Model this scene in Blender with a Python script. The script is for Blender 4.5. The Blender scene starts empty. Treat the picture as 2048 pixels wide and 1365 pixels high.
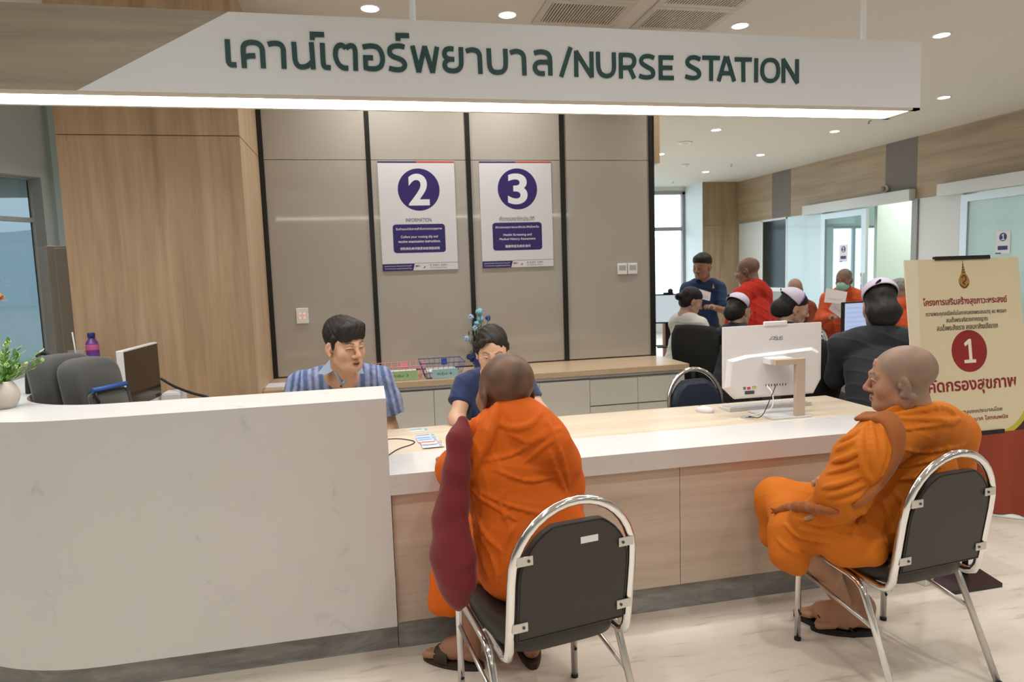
import bpy, bmesh, math, random
import numpy as np
from mathutils import Vector, Matrix
random.seed(7)
PI = math.pi
SC = bpy.context.scene
COL = SC.collection

# ------------------------------------------------------------------ camera
CAM_H = 1.56
F_PX, PITCH, YAW, ROLL = 1354.585, .1017028, .206589, -.0324532
def _axes():
    cy, sy = math.cos(YAW), math.sin(YAW)
    f = np.array([sy*math.cos(PITCH), cy*math.cos(PITCH), -math.sin(PITCH)])
    r = np.array([cy, -sy, 0.]); u = np.cross(r, f)
    return math.cos(ROLL)*r+math.sin(ROLL)*u, -math.sin(ROLL)*r+math.cos(ROLL)*u, f
CR, CU, CF = _axes()
cam = bpy.data.objects.new('camera', bpy.data.cameras.new('camera'))
COL.objects.link(cam)
cam.matrix_world = Matrix(((CR[0], CU[0], -CF[0], 0), (CR[1], CU[1], -CF[1], 0), (CR[2], CU[2], -CF[2], CAM_H), (0, 0, 0, 1)))
cam.data.sensor_width = 36.0
cam.data.lens = F_PX/2048*36.0
cam.data.clip_start = .05
cam.data.dof.use_dof = True
cam.data.dof.focus_distance = 2.75
cam.data.dof.aperture_fstop = 5.0
SC.camera = cam
def px(x, y, Y=None, Z=None, X=None, d=None):
    """a point of the photograph (2048x1365) laid on a plane of the room, in metres"""
    v = (x-1024)/F_PX*CR-(y-682.5)/F_PX*CU+CF
    if Z is not None: t = (Z-CAM_H)/v[2]
    elif Y is not None: t = Y/v[1]
    elif X is not None: t = X/v[0]
    else: t = d
    return Vector((v[0]*t, v[1]*t, CAM_H+v[2]*t))

# ------------------------------------------------------------------ sky and exposure
SC.view_settings.view_transform = 'Standard'
SC.view_settings.look = 'None'
SC.view_settings.gamma = 1.0
SC.view_settings.use_curve_mapping = False
SC.view_settings.exposure = 0.17
W = bpy.data.worlds.new('overcast_sky'); SC.world = W
W.use_nodes = True
W.node_tree.nodes['Background'].inputs[0].default_value = (.80, .92, 1.0, 1)
W.node_tree.nodes['Background'].inputs[1].default_value = 3.7
LAMP_W = 9.3        # each ceiling downlight
STRIP_E = 13.0       # the light strip under the sign
SC.cycles.max_bounces = 8
SC.cycles.diffuse_bounces = 4
SC.cycles.glossy_bounces = 4
SC.cycles.transmission_bounces = 6
SC.cycles.transparent_max_bounces = 8
SC.cycles.caustics_reflective = False
SC.cycles.caustics_refractive = False
SC.cycles.sample_clamp_indirect = 4.0

# ------------------------------------------------------------------ materials
MATS = {}
def _new(name):
    m = bpy.data.materials.new(name); m.use_nodes = True
    return m, m.node_tree, m.node_tree.nodes['Principled BSDF']
def plain(name, c, rough=.5, metal=0., spec=.5, coat=0., emit=None, es=1., alpha=1., trans=0., sheen=0., bump=None, ior=1.45):
    if name in MATS: return MATS[name]
    m, nt, b = _new(name)
    b.inputs['Base Color'].default_value = (*c, 1)
    b.inputs['Roughness'].default_value = rough
    b.inputs['Metallic'].default_value = metal
    b.inputs['Specular IOR Level'].default_value = spec
    b.inputs['Coat Weight'].default_value = coat
    b.inputs['Coat Roughness'].default_value = .05
    b.inputs['Transmission Weight'].default_value = trans
    b.inputs['IOR'].default_value = ior
    b.inputs['Sheen Weight'].default_value = sheen
    b.inputs['Alpha'].default_value = alpha
    if emit:
        b.inputs['Emission Color'].default_value = (*emit, 1)
        b.inputs['Emission Strength'].default_value = es
    tc = nt.nodes.new('ShaderNodeTexCoord')
    # slight unevenness so that no surface is perfectly uniform
    n = nt.nodes.new('ShaderNodeTexNoise'); n.inputs['Scale'].default_value = 9.; n.inputs['Detail'].default_value = 4.
    nt.links.new(tc.outputs['Object'], n.inputs['Vector'])
    mr = nt.nodes.new('ShaderNodeMapRange'); mr.inputs[3].default_value = max(.02, rough*.88); mr.inputs[4].default_value = min(1, rough*1.12)
    nt.links.new(n.outputs['Fac'], mr.inputs[0]); nt.links.new(mr.outputs[0], b.inputs['Roughness'])
    if bump:
        sc, st, dist = bump
        n2 = nt.nodes.new('ShaderNodeTexNoise'); n2.inputs['Scale'].default_value = sc; n2.inputs['Detail'].default_value = 3.
        nt.links.new(tc.outputs['Object'], n2.inputs['Vector'])
        bp = nt.nodes.new('ShaderNodeBump'); bp.inputs['Strength'].default_value = st; bp.inputs['Distance'].default_value = dist
        nt.links.new(n2.outputs['Fac'], bp.inputs['Height']); nt.links.new(bp.outputs[0], b.inputs['Normal'])
    MATS[name] = m
    return m
def ramp(nt, fac, stops):
    r = nt.nodes.new('ShaderNodeValToRGB')
    while len(r.color_ramp.elements) < len(stops): r.color_ramp.elements.new(.5)
    for e, (p, c) in zip(r.color_ramp.elements, stops):
        e.position = p; e.color = (*c, 1)
    nt.links.new(fac, r.inputs[0])
    return r
def wood(name, dark, mid, light, axis=2, rough=.45, k=1., coat=0.):
    """laminate with long soft grain along one axis"""
    m, nt, b = _new(name)
    tc = nt.nodes.new('ShaderNodeTexCoord'); mp = nt.nodes.new('ShaderNodeMapping')
    s = [14.*k, 14.*k, 14.*k]; s[axis] = .9*k
    mp.inputs['Scale'].default_value = s
    nt.links.new(tc.outputs['Object'], mp.inputs['Vector'])
    n = nt.nodes.new('ShaderNodeTexNoise'); n.inputs['Scale'].default_value = 1.; n.inputs['Detail'].default_value = 5.; n.inputs['Roughness'].default_value = .6
    n.inputs['Distortion'].default_value = .35
    nt.links.new(mp.outputs[0], n.inputs['Vector'])
    mp2 = nt.nodes.new('ShaderNodeMapping'); s2 = [120.*k]*3; s2[axis] = 3.*k; mp2.inputs['Scale'].default_value = s2
    nt.links.new(tc.outputs['Object'], mp2.inputs['Vector'])
    n2 = nt.nodes.new('ShaderNodeTexNoise'); n2.inputs['Scale'].default_value = 1.; n2.inputs['Detail'].default_value = 2.
    nt.links.new(mp2.outputs[0], n2.inputs['Vector'])
    mx = nt.nodes.new('ShaderNodeMath'); mx.operation = 'MULTIPLY_ADD'; mx.inputs[1].default_value = .22
    nt.links.new(n2.outputs['Fac'], mx.inputs[0]); nt.links.new(n.outputs['Fac'], mx.inputs[2])
    r = ramp(nt, mx.outputs[0], [(.38, dark), (.6, mid), (.8, light)])
    nt.links.new(r.outputs[0], b.inputs['Base Color'])
    b.inputs['Roughness'].default_value = rough
    b.inputs['Coat Weight'].default_value = coat; b.inputs['Coat Roughness'].default_value = .12
    bp = nt.nodes.new('ShaderNodeBump'); bp.inputs['Strength'].default_value = .08; bp.inputs['Distance'].default_value = .002
    nt.links.new(n2.outputs['Fac'], bp.inputs['Height']); nt.links.new(bp.outputs[0], b.inputs['Normal'])
    MATS[name] = m
    return m
def mottled(name, stops, scale=3., detail=8., rough=.4, dist=0., stretch=(1, 1, 1), coat=0., bump=0., spec=.5):
    m, nt, b = _new(name)
    tc = nt.nodes.new('ShaderNodeTexCoord'); mp = nt.nodes.new('ShaderNodeMapping'); mp.inputs['Scale'].default_value = stretch
    nt.links.new(tc.outputs['Object'], mp.inputs['Vector'])
    n = nt.nodes.new('ShaderNodeTexNoise'); n.inputs['Scale'].default_value = scale; n.inputs['Detail'].default_value = detail
    n.inputs['Roughness'].default_value = .62; n.inputs['Distortion'].default_value = dist
    nt.links.new(mp.outputs[0], n.inputs['Vector'])
    r = ramp(nt, n.outputs['Fac'], stops)
    nt.links.new(r.outputs[0], b.inputs['Base Color'])
    b.inputs['Roughness'].default_value = rough; b.inputs['Coat Weight'].default_value = coat
    b.inputs['Specular IOR Level'].default_value = spec
    if bump:
        bp = nt.nodes.new('ShaderNodeBump'); bp.inputs['Strength'].default_value = bump; bp.inputs['Distance'].default_value = .004
        nt.links.new(n.outputs['Fac'], bp.inputs['Height']); nt.links.new(bp.outputs[0], b.inputs['Normal'])
    MATS[name] = m
    return m
def painted(name, rough=.55, spec=.3, bump=None, sheen=0., sss=0.):
    """reads the colour each vertex was given (skin with its stubble and lips, woven stripes)"""
    m, nt, b = _new(name)
    a = nt.nodes.new('ShaderNodeVertexColor'); a.layer_name = 'tint'
    nt.links.new(a.outputs['Color'], b.inputs['Base Color'])
    b.inputs['Roughness'].default_value = rough; b.inputs['Specular IOR Level'].default_value = spec
    b.inputs['Sheen Weight'].default_value = sheen
    if sss:
        b.inputs['Subsurface Weight'].default_value = sss; b.inputs['Subsurface Radius'].default_value = (.012, .005, .003); b.inputs['Subsurface Scale'].default_value = .5
    if bump:
        tc = nt.nodes.new('ShaderNodeTexCoord')
        n2 = nt.nodes.new('ShaderNodeTexNoise'); n2.inputs['Scale'].default_value = bump[0]; n2.inputs['Detail'].default_value = 4.
        nt.links.new(tc.outputs['Object'], n2.inputs['Vector'])
        bp = nt.nodes.new('ShaderNodeBump'); bp.inputs['Strength'].default_value = bump[1]; bp.inputs['Distance'].default_value = bump[2]
        nt.links.new(n2.outputs['Fac'], bp.inputs['Height']); nt.links.new(bp.outputs[0], b.inputs['Normal'])
    MATS[name] = m
    return m
def glass(name, c=(.9, .97, .97), tint=.12, rough=.02):
    """thin architectural pane: mostly clear, some reflection"""
    m = bpy.data.materials.new(name); m.use_nodes = True; nt = m.node_tree; nt.nodes.clear()
    o = nt.nodes.new('ShaderNodeOutputMaterial'); t = nt.nodes.new('ShaderNodeBsdfTransparent'); g = nt.nodes.new('ShaderNodeBsdfGlossy')
    d = nt.nodes.new('ShaderNodeBsdfDiffuse'); d.inputs[0].default_value = (*[v*.7 for v in c], 1)
    t.inputs[0].default_value = (*c, 1); g.inputs['Roughness'].default_value = rough
    f = nt.nodes.new('ShaderNodeFresnel'); f.inputs[0].default_value = 1.5
    m1 = nt.nodes.new('ShaderNodeMixShader'); m2 = nt.nodes.new('ShaderNodeMixShader'); m1.inputs[0].default_value = tint
    nt.links.new(t.outputs[0], m1.inputs[1]); nt.links.new(d.outputs[0], m1.inputs[2])
    ge = nt.nodes.new('ShaderNodeNewGeometry'); fr = nt.nodes.new('ShaderNodeMath'); fr.operation = 'SUBTRACT'; fr.use_clamp = True      # reflect on the outer face only
    nt.links.new(f.outputs[0], fr.inputs[0]); nt.links.new(ge.outputs['Backfacing'], fr.inputs[1])
    nt.links.new(fr.outputs[0], m2.inputs[0]); nt.links.new(m1.outputs[0], m2.inputs[1]); nt.links.new(g.outputs[0], m2.inputs[2])
    nt.links.new(m2.outputs[0], o.inputs[0])
    MATS[name] = m
    return m

M = MATS
wood('oak', (.35, .235, .135), (.45, .31, .19), (.52, .375, .24), 2)
wood('oak_lit', (.47, .33, .19), (.57, .41, .26), (.63, .47, .31), 2)  # lighter copy of the oak: light on the return face painted in
wood('desk_oak', (.56, .45, .33), (.655, .55, .42), (.71, .61, .49), 0, rough=.32)
wood('back_top_oak', (.45, .325, .20), (.55, .41, .265), (.61, .47, .315), 0, rough=.28)
wood('pale_oak', (.47, .37, .285), (.565, .46, .365), (.62, .52, .42), 0, rough=.5)
wood('hall_oak', (.30, .22, .135), (.40, .30, .195), (.46, .36, .24), 1, rough=.5, k=.5)
wood('hall_oak_up', (.27, .19, .11), (.35, .26, .16), (.42, .32, .2), 2, rough=.5, k=.6)
wood('sign_oak', (.29, .25, .195), (.36, .32, .255), (.41, .37, .30), 0, rough=.5)
mottled('quartz', [(.0, (.40, .40, .43)), (.31, (.57, .565, .565)), (.38, (.645, .635, .62)), (1., (.67, .66, .64))], scale=5.5, detail=9., rough=.22, dist=1.2)
mottled('marble_grey', [(.25, (.16, .16, .155)), (.5, (.27, .265, .25)), (.62, (.34, .335, .32)), (.75, (.25, .25, .24))], scale=3., detail=8., rough=.35, dist=1.5, stretch=(1.2, 1.2, 4))
mottled('vinyl_floor', [(.3, (.50, .44, .37)), (.42, (.66, .60, .51)), (.7, (.70, .64, .555))], scale=1., detail=6., rough=.3, dist=.4, stretch=(4.5, 26, 1), spec=.4)
plain('ceiling_paint', (.70, .665, .61), .9)
plain('white_paint', (.76, .80, .81), .6)
plain('daylit_white_panel', (.55, .69, .75), .25, coat=.3)  # white panel with the blue of reflected daylight painted into its colour
plain('grey_white', (.66, .68, .68), .5)
plain('cool_grey', (.44, .47, .475), .5)
plain('taupe', (.20, .165, .145), .55)
plain('taupe_panel', (.425, .39, .34), .07, spec=.5, coat=.35)
plain('black_trim', (.012, .012, .011), .4)
plain('sign_white', (.78, .82, .87), .55)
plain('sign_edge', (.62, .57, .48), .55)
plain('teal_letter', (.022, .075, .078), .45)
plain('lamp_white', (1, 1, 1), .5, emit=(1., .985, .95), es=STRIP_E)
plain('lens_glow', (1, 1, 1), .5, emit=(1., .97, .92), es=14.)
plain('trim_white', (.82, .81, .78), .5)
plain('alu', (.55, .57, .58), .38, metal=.6)
plain('frame_grey', (.34, .355, .35), .5)
plain('grille_dark', (.055, .045, .035), .8)
plain('cabinet_grey', (.60, .57, .50), .45)
plain('chrome', (.80, .80, .80), .12, metal=1.)
plain('satin_steel', (.62, .60, .57), .34, metal=1.)
plain('rubber_black', (.012, .012, .012), .7)
plain('vinyl_brown', (.036, .030, .026), .42, bump=(260, .12, .001))
plain('vinyl_navy', (.016, .024, .042), .38, bump=(260, .12, .001))
plain('dark_glass', (.012, .02, .019), .15)
glass('pane', (.86, .97, .98), .10)
glass('window_pane', (.95, .985, 1.), .03)
glass('tinted_pane', (.33, .37, .385), .02)
glass('frost_pane', (.78, .92, .90), .5, rough=.1)

# ------------------------------------------------------------------ mesh helper
class MB:
    def __init__(s): s.v = []; s.f = []; s.mi = []; s.sm = []
    def add(s, v, f, mi=0, smooth=False):
        o = len(s.v); s.v += [tuple(p) for p in v]
        for q in f: s.f.append(tuple(i+o for i in q)); s.mi.append(mi); s.sm.append(smooth)
        return s
    def box(s, x0, x1, y0, y1, z0, z1, mi=0, b=0., M4=None):
        if b <= 0:
            v = [(x, y, z) for z in (z0, z1) for y in (y0, y1) for x in (x0, x1)]
            f = [(0, 2, 3, 1), (4, 5, 7, 6), (0, 1, 5, 4), (2, 6, 7, 3), (0, 4, 6, 2), (1, 3, 7, 5)]
            sm = False
        else:
            bm = bmesh.new(); bmesh.ops.create_cube(bm, size=1.)
            for q in bm.verts: q.co = Vector(((x0+x1)/2+q.co.x*(x1-x0), (y0+y1)/2+q.co.y*(y1-y0), (z0+z1)/2+q.co.z*(z1-z0)))
            bmesh.ops.bevel(bm, geom=bm.edges[:]+bm.verts[:], offset=b, segments=2, profile=.5, affect='EDGES')
            bm.verts.index_update(); v = [q.co.copy() for q in bm.verts]; f = [[w.index for w in q.verts] for q in bm.faces]; bm.free(); sm = False
        if M4 is not None: v = [M4 @ Vector(p) for p in v]
        return s.add(v, f, mi, sm)
    def tube(s, pts, r, n=10, mi=0, closed=False, cap=True):
        """round bar along a polyline; r may be one radius or one per point"""
        P = [Vector(p) for p in pts]; m = len(P)
        R = [r]*m if not hasattr(r, '__len__') else list(r)
        T = []
        for i in range(m):
            a = P[(i-1) % m] if (closed or i > 0) else P[i]; b = P[(i+1) % m] if (closed or i < m-1) else P[i]
            T.append((b-a).normalized() if (b-a).length > 1e-9 else Vector((0, 0, 1)))
        u = T[0].orthogonal().normalized(); v = []
        for i in range(m):
            u = (u-T[i]*u.dot(T[i])).normalized(); w = T[i].cross(u)
            for k in range(n):
                a = 2*PI*k/n; v.append(P[i]+(u*math.cos(a)+w*math.sin(a))*R[i])
        f = []
        for i in range(m if closed else m-1):
            j = (i+1) % m
            if closed and j == 0:
                # line the seam up
                best = min(range(n), key=lambda k: (v[k]-v[(m-1)*n]).length)
            else: best = 0
            for k in range(n):
                f.append((i*n+k, i*n+(k+1) % n, j*n+(k+1+best) % n, j*n+(k+best) % n))
        s.add(v, f, mi, True)
        if cap and not closed:
            o = len(s.v)-len(v)
            s.f.append(tuple(o+k for k in reversed(range(n)))); s.mi.append(mi); s.sm.append(False)
            s.f.append(tuple(o+(m-1)*n+k for k in range(n))); s.mi.append(mi); s.sm.append(False)
        return s
    def lathe(s, prof, c=(0, 0, 0), n=24, mi=0, M4=None, smooth=True):
        v = []; f = []
        for r, z in prof:
            for k in range(n): v.append(Vector((c[0]+r*math.cos(2*PI*k/n), c[1]+r*math.sin(2*PI*k/n), c[2]+z)))
        for i in range(len(prof)-1):
            for k in range(n): f.append((i*n+k, i*n+(k+1) % n, (i+1)*n+(k+1) % n, (i+1)*n+k))
        if M4 is not None: v = [M4 @ p for p in v]
        s.add(v, f, mi, smooth)
        o = len(s.v)-len(v)
        if prof[0][0] > 1e-4: s.f.append(tuple(o+k for k in reversed(range(n)))); s.mi.append(mi); s.sm.append(False)
        if prof[-1][0] > 1e-4: s.f.append(tuple(o+(len(prof)-1)*n+k for k in range(n))); s.mi.append(mi); s.sm.append(False)
        return s
    def prism(s, poly, fn, d0, d1, mi=0):
        """poly: 2D outline (counter-clockwise); fn(u, v, d) -> 3D point; extruded from d0 to d1"""
        n = len(poly)
        v = [fn(u, w, d0) for u, w in poly]+[fn(u, w, d1) for u, w in poly]
        f = [tuple(reversed(range(n))), tuple(range(n, 2*n))]+[(i, (i+1) % n, n+(i+1) % n, n+i) for i in range(n)]
        return s.add(v, f, mi)
    def ball(s, c, r, seg=16, rings=10, mi=0, M4=None):
        r = (r, r, r) if not hasattr(r, '__len__') else r
        v = []; f = []
        for i in range(rings+1):
            t = PI*i/rings
            for k in range(seg):
                a = 2*PI*k/seg; v.append(Vector((c[0]+r[0]*math.sin(t)*math.cos(a), c[1]+r[1]*math.sin(t)*math.sin(a), c[2]-r[2]*math.cos(t))))
        for i in range(rings):
            for k in range(seg): f.append((i*seg+k, i*seg+(k+1) % seg, (i+1)*seg+(k+1) % seg, (i+1)*seg+k))
        if M4 is not None: v = [M4 @ p for p in v]
        return s.add(v, f, mi, True)
    def build(s, name, mats, parent=None, world=False, fix=True):
        me = bpy.data.meshes.new(name)
        v = s.v
        if world and parent is not None:
            inv = WM[parent.name].inverted(); v = [inv @ Vector(p) for p in v]
        me.from_pydata([tuple(p) for p in v], [], s.f)
        if not hasattr(mats, '__len__'): mats = [mats]
        for m in mats: me.materials.append(m)
        me.polygons.foreach_set('material_index', s.mi); me.polygons.foreach_set('use_smooth', s.sm)
        if fix:
            bm = bmesh.new(); bm.from_mesh(me); bmesh.ops.remove_doubles(bm, verts=bm.verts, dist=1e-6)
            bmesh.ops.recalc_face_normals(bm, faces=bm.faces); bm.to_mesh(me); bm.free()
        me.update()
        return link(name, me, parent)
WM = {}      # world matrix of every object that parents others
def link(name, me, parent=None):
    o = bpy.data.objects.new(name, me); COL.objects.link(o)
    if parent is not None:
        o.parent = parent; WM[o.name] = WM[parent.name].copy()
    else: WM[o.name] = Matrix.Identity(4)
    return o
def tag(o, label=None, cat=None, group=None, kind=None):
    if label: o['label'] = label
    if cat: o['category'] = cat
    if group: o['group'] = group
    if kind: o['kind'] = kind
    return o
def thing(name, label, cat, loc=(0, 0, 0), rz=0., group=None):
    o = bpy.data.objects.new(name, None); COL.objects.link(o)
    o.empty_display_size = .05
    o.location = loc; o.rotation_euler = (0, 0, rz)
    WM[o.name] = Matrix.Translation(Vector(loc)) @ Matrix.Rotation(rz, 4, 'Z')
    return tag(o, label, cat, group)
def dup(root, loc, rz=0., label=None, group=None):
    r = root.copy(); COL.objects.link(r); r.location = loc; r.rotation_euler = (0, 0, rz)
    WM[r.name] = Matrix.Translation(Vector(loc)) @ Matrix.Rotation(rz, 4, 'Z')
    if label: r['label'] = label
    if group: r['group'] = group
    for ch in [q for q in root.children]:
        c = ch.copy(); COL.objects.link(c); c.parent = r; WM[c.name] = WM[r.name].copy()
        for g in [q for q in ch.children]:
            d = g.copy(); COL.objects.link(d); d.parent = c; WM[d.name] = WM[r.name].copy()
    return r
def struct(name, mb, mats, parent=None):
    o = mb.build(name, mats, parent)
    if parent is None: o['kind'] = 'structure'
    return o
def spline(pts, n=6, closed=False):
    P = [np.array(p, float) for p in pts]; out = []; m = len(P)
    for i in range(m if closed else m-1):
        p0 = P[(i-1) % m] if (closed or i > 0) else 2*P[0]-P[1]; p1 = P[i]; p2 = P[(i+1) % m]
        p3 = P[(i+2) % m] if (closed or i < m-2) else 2*P[-1]-P[-2]
        for k in range(n):
            t = k/n; out.append(tuple(.5*((2*p1)+(-p0+p2)*t+(2*p0-5*p1+4*p2-p3)*t*t+(-p0+3*p1-3*p2+p3)*t**3)))
    if not closed: out.append(tuple(P[-1]))
    return out
def ribbon(pts, w):
    """outline of a brush stroke of even width along a 2D line, butt ends"""
    P = [np.array(p, float) for p in pts]; L = []; R = []
    for i in range(len(P)):
        a = P[max(i-1, 0)]; b = P[min(i+1, len(P)-1)]; t = (b-a)/np.hypot(*(b-a)); n = np.array([-t[1], t[0]])
        if 0 < i < len(P)-1:
            t1 = P[i]-P[i-1]; t1 /= np.hypot(*t1); c = max(.5, float(np.dot(t1, t)))
        else: c = 1.
        L.append(P[i]+n*w/2/c); R.append(P[i]-n*w/2/c)
    return L, R
def strokes(mb, pts, w, fn, d0, d1, mi=0):
    L, R = ribbon(pts, w); n = len(L)
    v = [fn(*p, d0) for p in L]+[fn(*p, d0) for p in R]+[fn(*p, d1) for p in L]+[fn(*p, d1) for p in R]
    f = []
    for i in range(n-1):
        f += [(i, i+1, n+i+1, n+i), (2*n+i, 3*n+i, 3*n+i+1, 2*n+i+1), (i, 2*n+i, 2*n+i+1, i+1), (n+i, n+i+1, 3*n+i+1, 3*n+i)]
    f += [(0, n, 3*n, 2*n), (n-1, 3*n-1, 4*n-1, 2*n-1)]
    mb.add(v, f, mi)
def text(name, s, mat, parent, c, w=None, h=None, x=(1, 0, 0), up=(0, 0, 1), fat=0., res=3, align='C', depth=.0006):
    """flat print: the words fitted into a width and / or height round (or from) the point c, in the world"""
    cu = bpy.data.curves.new('lettering', 'FONT'); cu.body = s; cu.resolution_u = res; cu.offset = fat; cu.align_x = 'LEFT'
    t = bpy.data.objects.new('lettering', cu); COL.objects.link(t)
    dg = bpy.context.evaluated_depsgraph_get()
    me = bpy.data.meshes.new_from_object(t.evaluated_get(dg))
    bpy.data.objects.remove(t); bpy.data.curves.remove(cu)
    n = len(me.vertices); a = np.empty(n*3); me.vertices.foreach_get('co', a); a = a.reshape(-1, 3)
    lo, hi = a.min(0), a.max(0); sx = w/(hi[0]-lo[0]) if w else h/(hi[1]-lo[1]); sy = h/(hi[1]-lo[1]) if h else sx
    X, U = Vector(x).normalized(), Vector(up).normalized(); N = X.cross(U)
    ox = (lo[0]+hi[0])/2 if align == 'C' else lo[0]
    inv = WM[parent.name].inverted()
    out = [inv @ (Vector(c)+X*((p[0]-ox)*sx)+U*((p[1]-(lo[1]+hi[1])/2)*sy)+N*depth) for p in a]
    me.vertices.foreach_set('co', [q for p in out for q in p])
    me.materials.clear(); me.materials.append(mat); me.update(); me.name = name
    return link(name, me, parent)

# ================================================================== THE ROOM
CEIL = 3.41
struct('floor', MB().box(-10, 13, -5, 16, -.1, 0), M['vinyl_floor'])
struct('ceiling', MB().box(-10, 13, -5, 16, CEIL, CEIL+.1), M['ceiling_paint'])
YB = 5.44
# --- back wall of the nurse station: glossy taupe panels between black strips
wb = struct('wall_back', MB().box(-.745, 2.40, YB+.014, YB+.18, 0, CEIL), M['taupe'])
SX = [(-.743, -.710), (.039, .074), (.814, .850), (1.587, 1.627), (2.362, 2.404)]
SEAM = 2.454
for i in range(4):
    x0, x1 = SX[i][1], SX[i+1][0]
    for z0, z1 in ((.81, SEAM-.002), (SEAM+.002, CEIL)):
        MB().box(x0, x1, YB, YB+.0145, z0, z1, b=.0012).build('panel', M['taupe_panel'], wb)
for a, b in SX:
    MB().box(a, b, YB-.012, YB+.02, .80, CEIL).build('black_strip', M['black_trim'], wb)
MB().box(2.404, 2.455, YB-.02, YB+.18, 2.43, CEIL).build('end_fascia', M['oak'], wb)
MB().box(2.40, 2.412, YB+.0, YB+.18, 0, 2.43).build('end_fascia', M['black_trim'], wb)
# --- wood clad block on the left
WX0, WX1, WY0 = -1.792, -.745, 4.66
wl = struct('wall_left', MB().box(WX0+.012, WX1-.012, WY0+.012, YB+.18, 0, CEIL), M['oak'])
for z0, z1 in ((.0, 2.470), (2.476, CEIL)):
    MB().box(WX0, WX1, WY0, WY0+.0125, z0, z1, b=.001).build('panel', M['oak'], wl)
    MB().box(WX1-.0125, WX1, WY0+.0128, YB+.01, z0, z1, b=.001).build('panel', M['oak_lit'], wl)
    MB().box(WX0, WX0+.0125, WY0+.0128, YB+.18, z0, z1, b=.001).build('panel', M['oak'], wl)

# --- window wall far left (runs at a slant behind the wood block)
A0 = Vector((-3.345, 7.513, 0)); DV = Vector((math.sin(math.radians(33)), math.cos(math.radians(33)), 0)); NV = Vector((DV.y, -DV.x, 0))
SL = Matrix((( DV.x, -NV.x, 0, A0.x), (DV.y, -NV.y, 0, A0.y), (0, 0, 1, 0), (0, 0, 0, 1)))   # local x along wall, y outward
def sl(x0, x1, y0, y1, z0, z1, mb=None): return (mb or MB()).box(x0, x1, y0, y1, z0, z1, M4=SL)
mw = sl(-7, -3.0, 0, .2, 0, CEIL); sl(-3.0, .33, 0, .2, 0, .80, mw); sl(-3.0, .33, 0, .2, 2.66, CEIL, mw); sl(.33, 1.6, 0, .2, 0, CEIL, mw)
struct('wall_far_left', mw, M['cool_grey'])
sf = MB()
sl(-3.0, .33, -.02, .19, .78, .81, sf); sl(-3.0, .33, .15, .19, 2.645, 2.665, sf); sl(.31, .331, .15, .19, .8, 2.66, sf)
w1 = struct('window_1', sf, plain('pale_frame', (.42, .45, .455), .5))
sl(-3.0, .32, .14, .19, 2.22, 2.265).build('mullion', M['pale_frame'], w1)
for x in (-1.05, -2.0): sl(x-.02, x+.02, .14, .19, .81, 2.65).build('mullion', M['pale_frame'], w1)
sl(-3.0, .32, .17, .175, .81, 2.65).build('pane', M['tinted_pane'], w1)
struct('trim_1', sl(.42, .56, -.06, .05, 0, CEIL), plain('teal_grey', (.36, .45, .45), .5))

# --- far facade with tall windows
fw = MB().box(-2.6, 7.42, 15.0, 15.2, 3.30, CEIL); fw.box(-2.6, 7.42, 15.0, 15.2, 0, .35); fw.box(7.42, 8.4, 14.9, 15.2, 0, CEIL); fw.box(-2.8, -2.4, 8.0, 15.2, 0, CEIL)
struct('wall_far', fw, M['white_paint'])
ff = MB()
ff.box(-2.4, 7.42, 14.98, 15.08, 3.24, 3.32); ff.box(-2.4, 7.42, 14.98, 15.08, .33, .40)
w2 = struct('window_2', ff, M['frame_grey'])
for x in (7.38, 5.9, 4.4, 2.9, 1.4, -.1, -1.6):
    MB().box(x-.045, x+.045, 14.98, 15.08, .35, 3.3).build('mullion', M['frame_grey'], w2)
MB().box(-2.4, 7.42, 14.99, 15.06, 2.40, 2.49).build('transom', M['frame_grey'], w2)
MB().box(-2.4, 7.42, 15.03, 15.04, .36, 3.28).build('pane', M['window_pane'], w2)
pil = struct('wall_pillar', MB().box(7.40, 8.30, 14.11, 14.95, 0, CEIL), M['white_paint'])
for z0, z1 in ((0, 2.448), (2.454, CEIL)): MB().box(7.395, 8.29, 14.095, 14.112, z0, z1, b=.002).build('panel', M['hall_oak_up'], pil)

# --- right wall: oak above, sliding glass doors and white panels below
XW = 8.28
wr = MB()
wr.box(XW+.012, XW+.2, -5, 15.0, 2.48, CEIL)
wr.box(XW+.012, XW+.2, 11.15, 14.95, 0, 2.48); wr.box(XW+.012, XW+.2, 8.14, 9.02, 0, 2.48); wr.box(XW+.012, XW+.2, -5, 5.2, 0, 2.48)
wro = struct('wall_right', wr, M['grey_white'])
ys = [14.1, 12.80, 12.17, 9.65, 9.01, 6.2, 3.4, .6, -2.2, -5]
for i in range(len(ys)-1):
    tp = i in (1, 3)
    MB().box(XW, XW+.0125, ys[i+1]+.002, ys[i]-.002, 2.482, CEIL, b=.001).build('panel', M['taupe'] if tp else M['hall_oak'], wro)
for a, b, mt in ((14.08, 13.17, 'grey_white'), (12.27, 11.2, 'daylit_white_panel'), (8.94, 8.16, 'grey_white')):
    MB().box(XW-.004, XW+.0125, b, a, .0, 2.47, b=.002).build('panel', M[mt], wro)
wd = struct('window_3', MB().box(XW-.01, XW+.0125, 12.27, 12.31, .9, 2.47).box(XW-.01, XW+.0125, 13.13, 13.17, .9, 2.47).box(XW-.01, XW+.0125, 12.27, 13.17, 2.44, 2.48).box(XW-.012, XW+.0125, 12.27, 13.17, .98, 1.06), M['white_paint'])
MB().box(XW-.002, XW+.01, 12.31, 13.13, 1.06, 2.44).build('pane', M['dark_glass'], wd)
MB().box(XW-.002, XW+.01, 12.27, 13.17, .0, .98).build('lower_panel', M['frame_grey'], wd)
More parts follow.
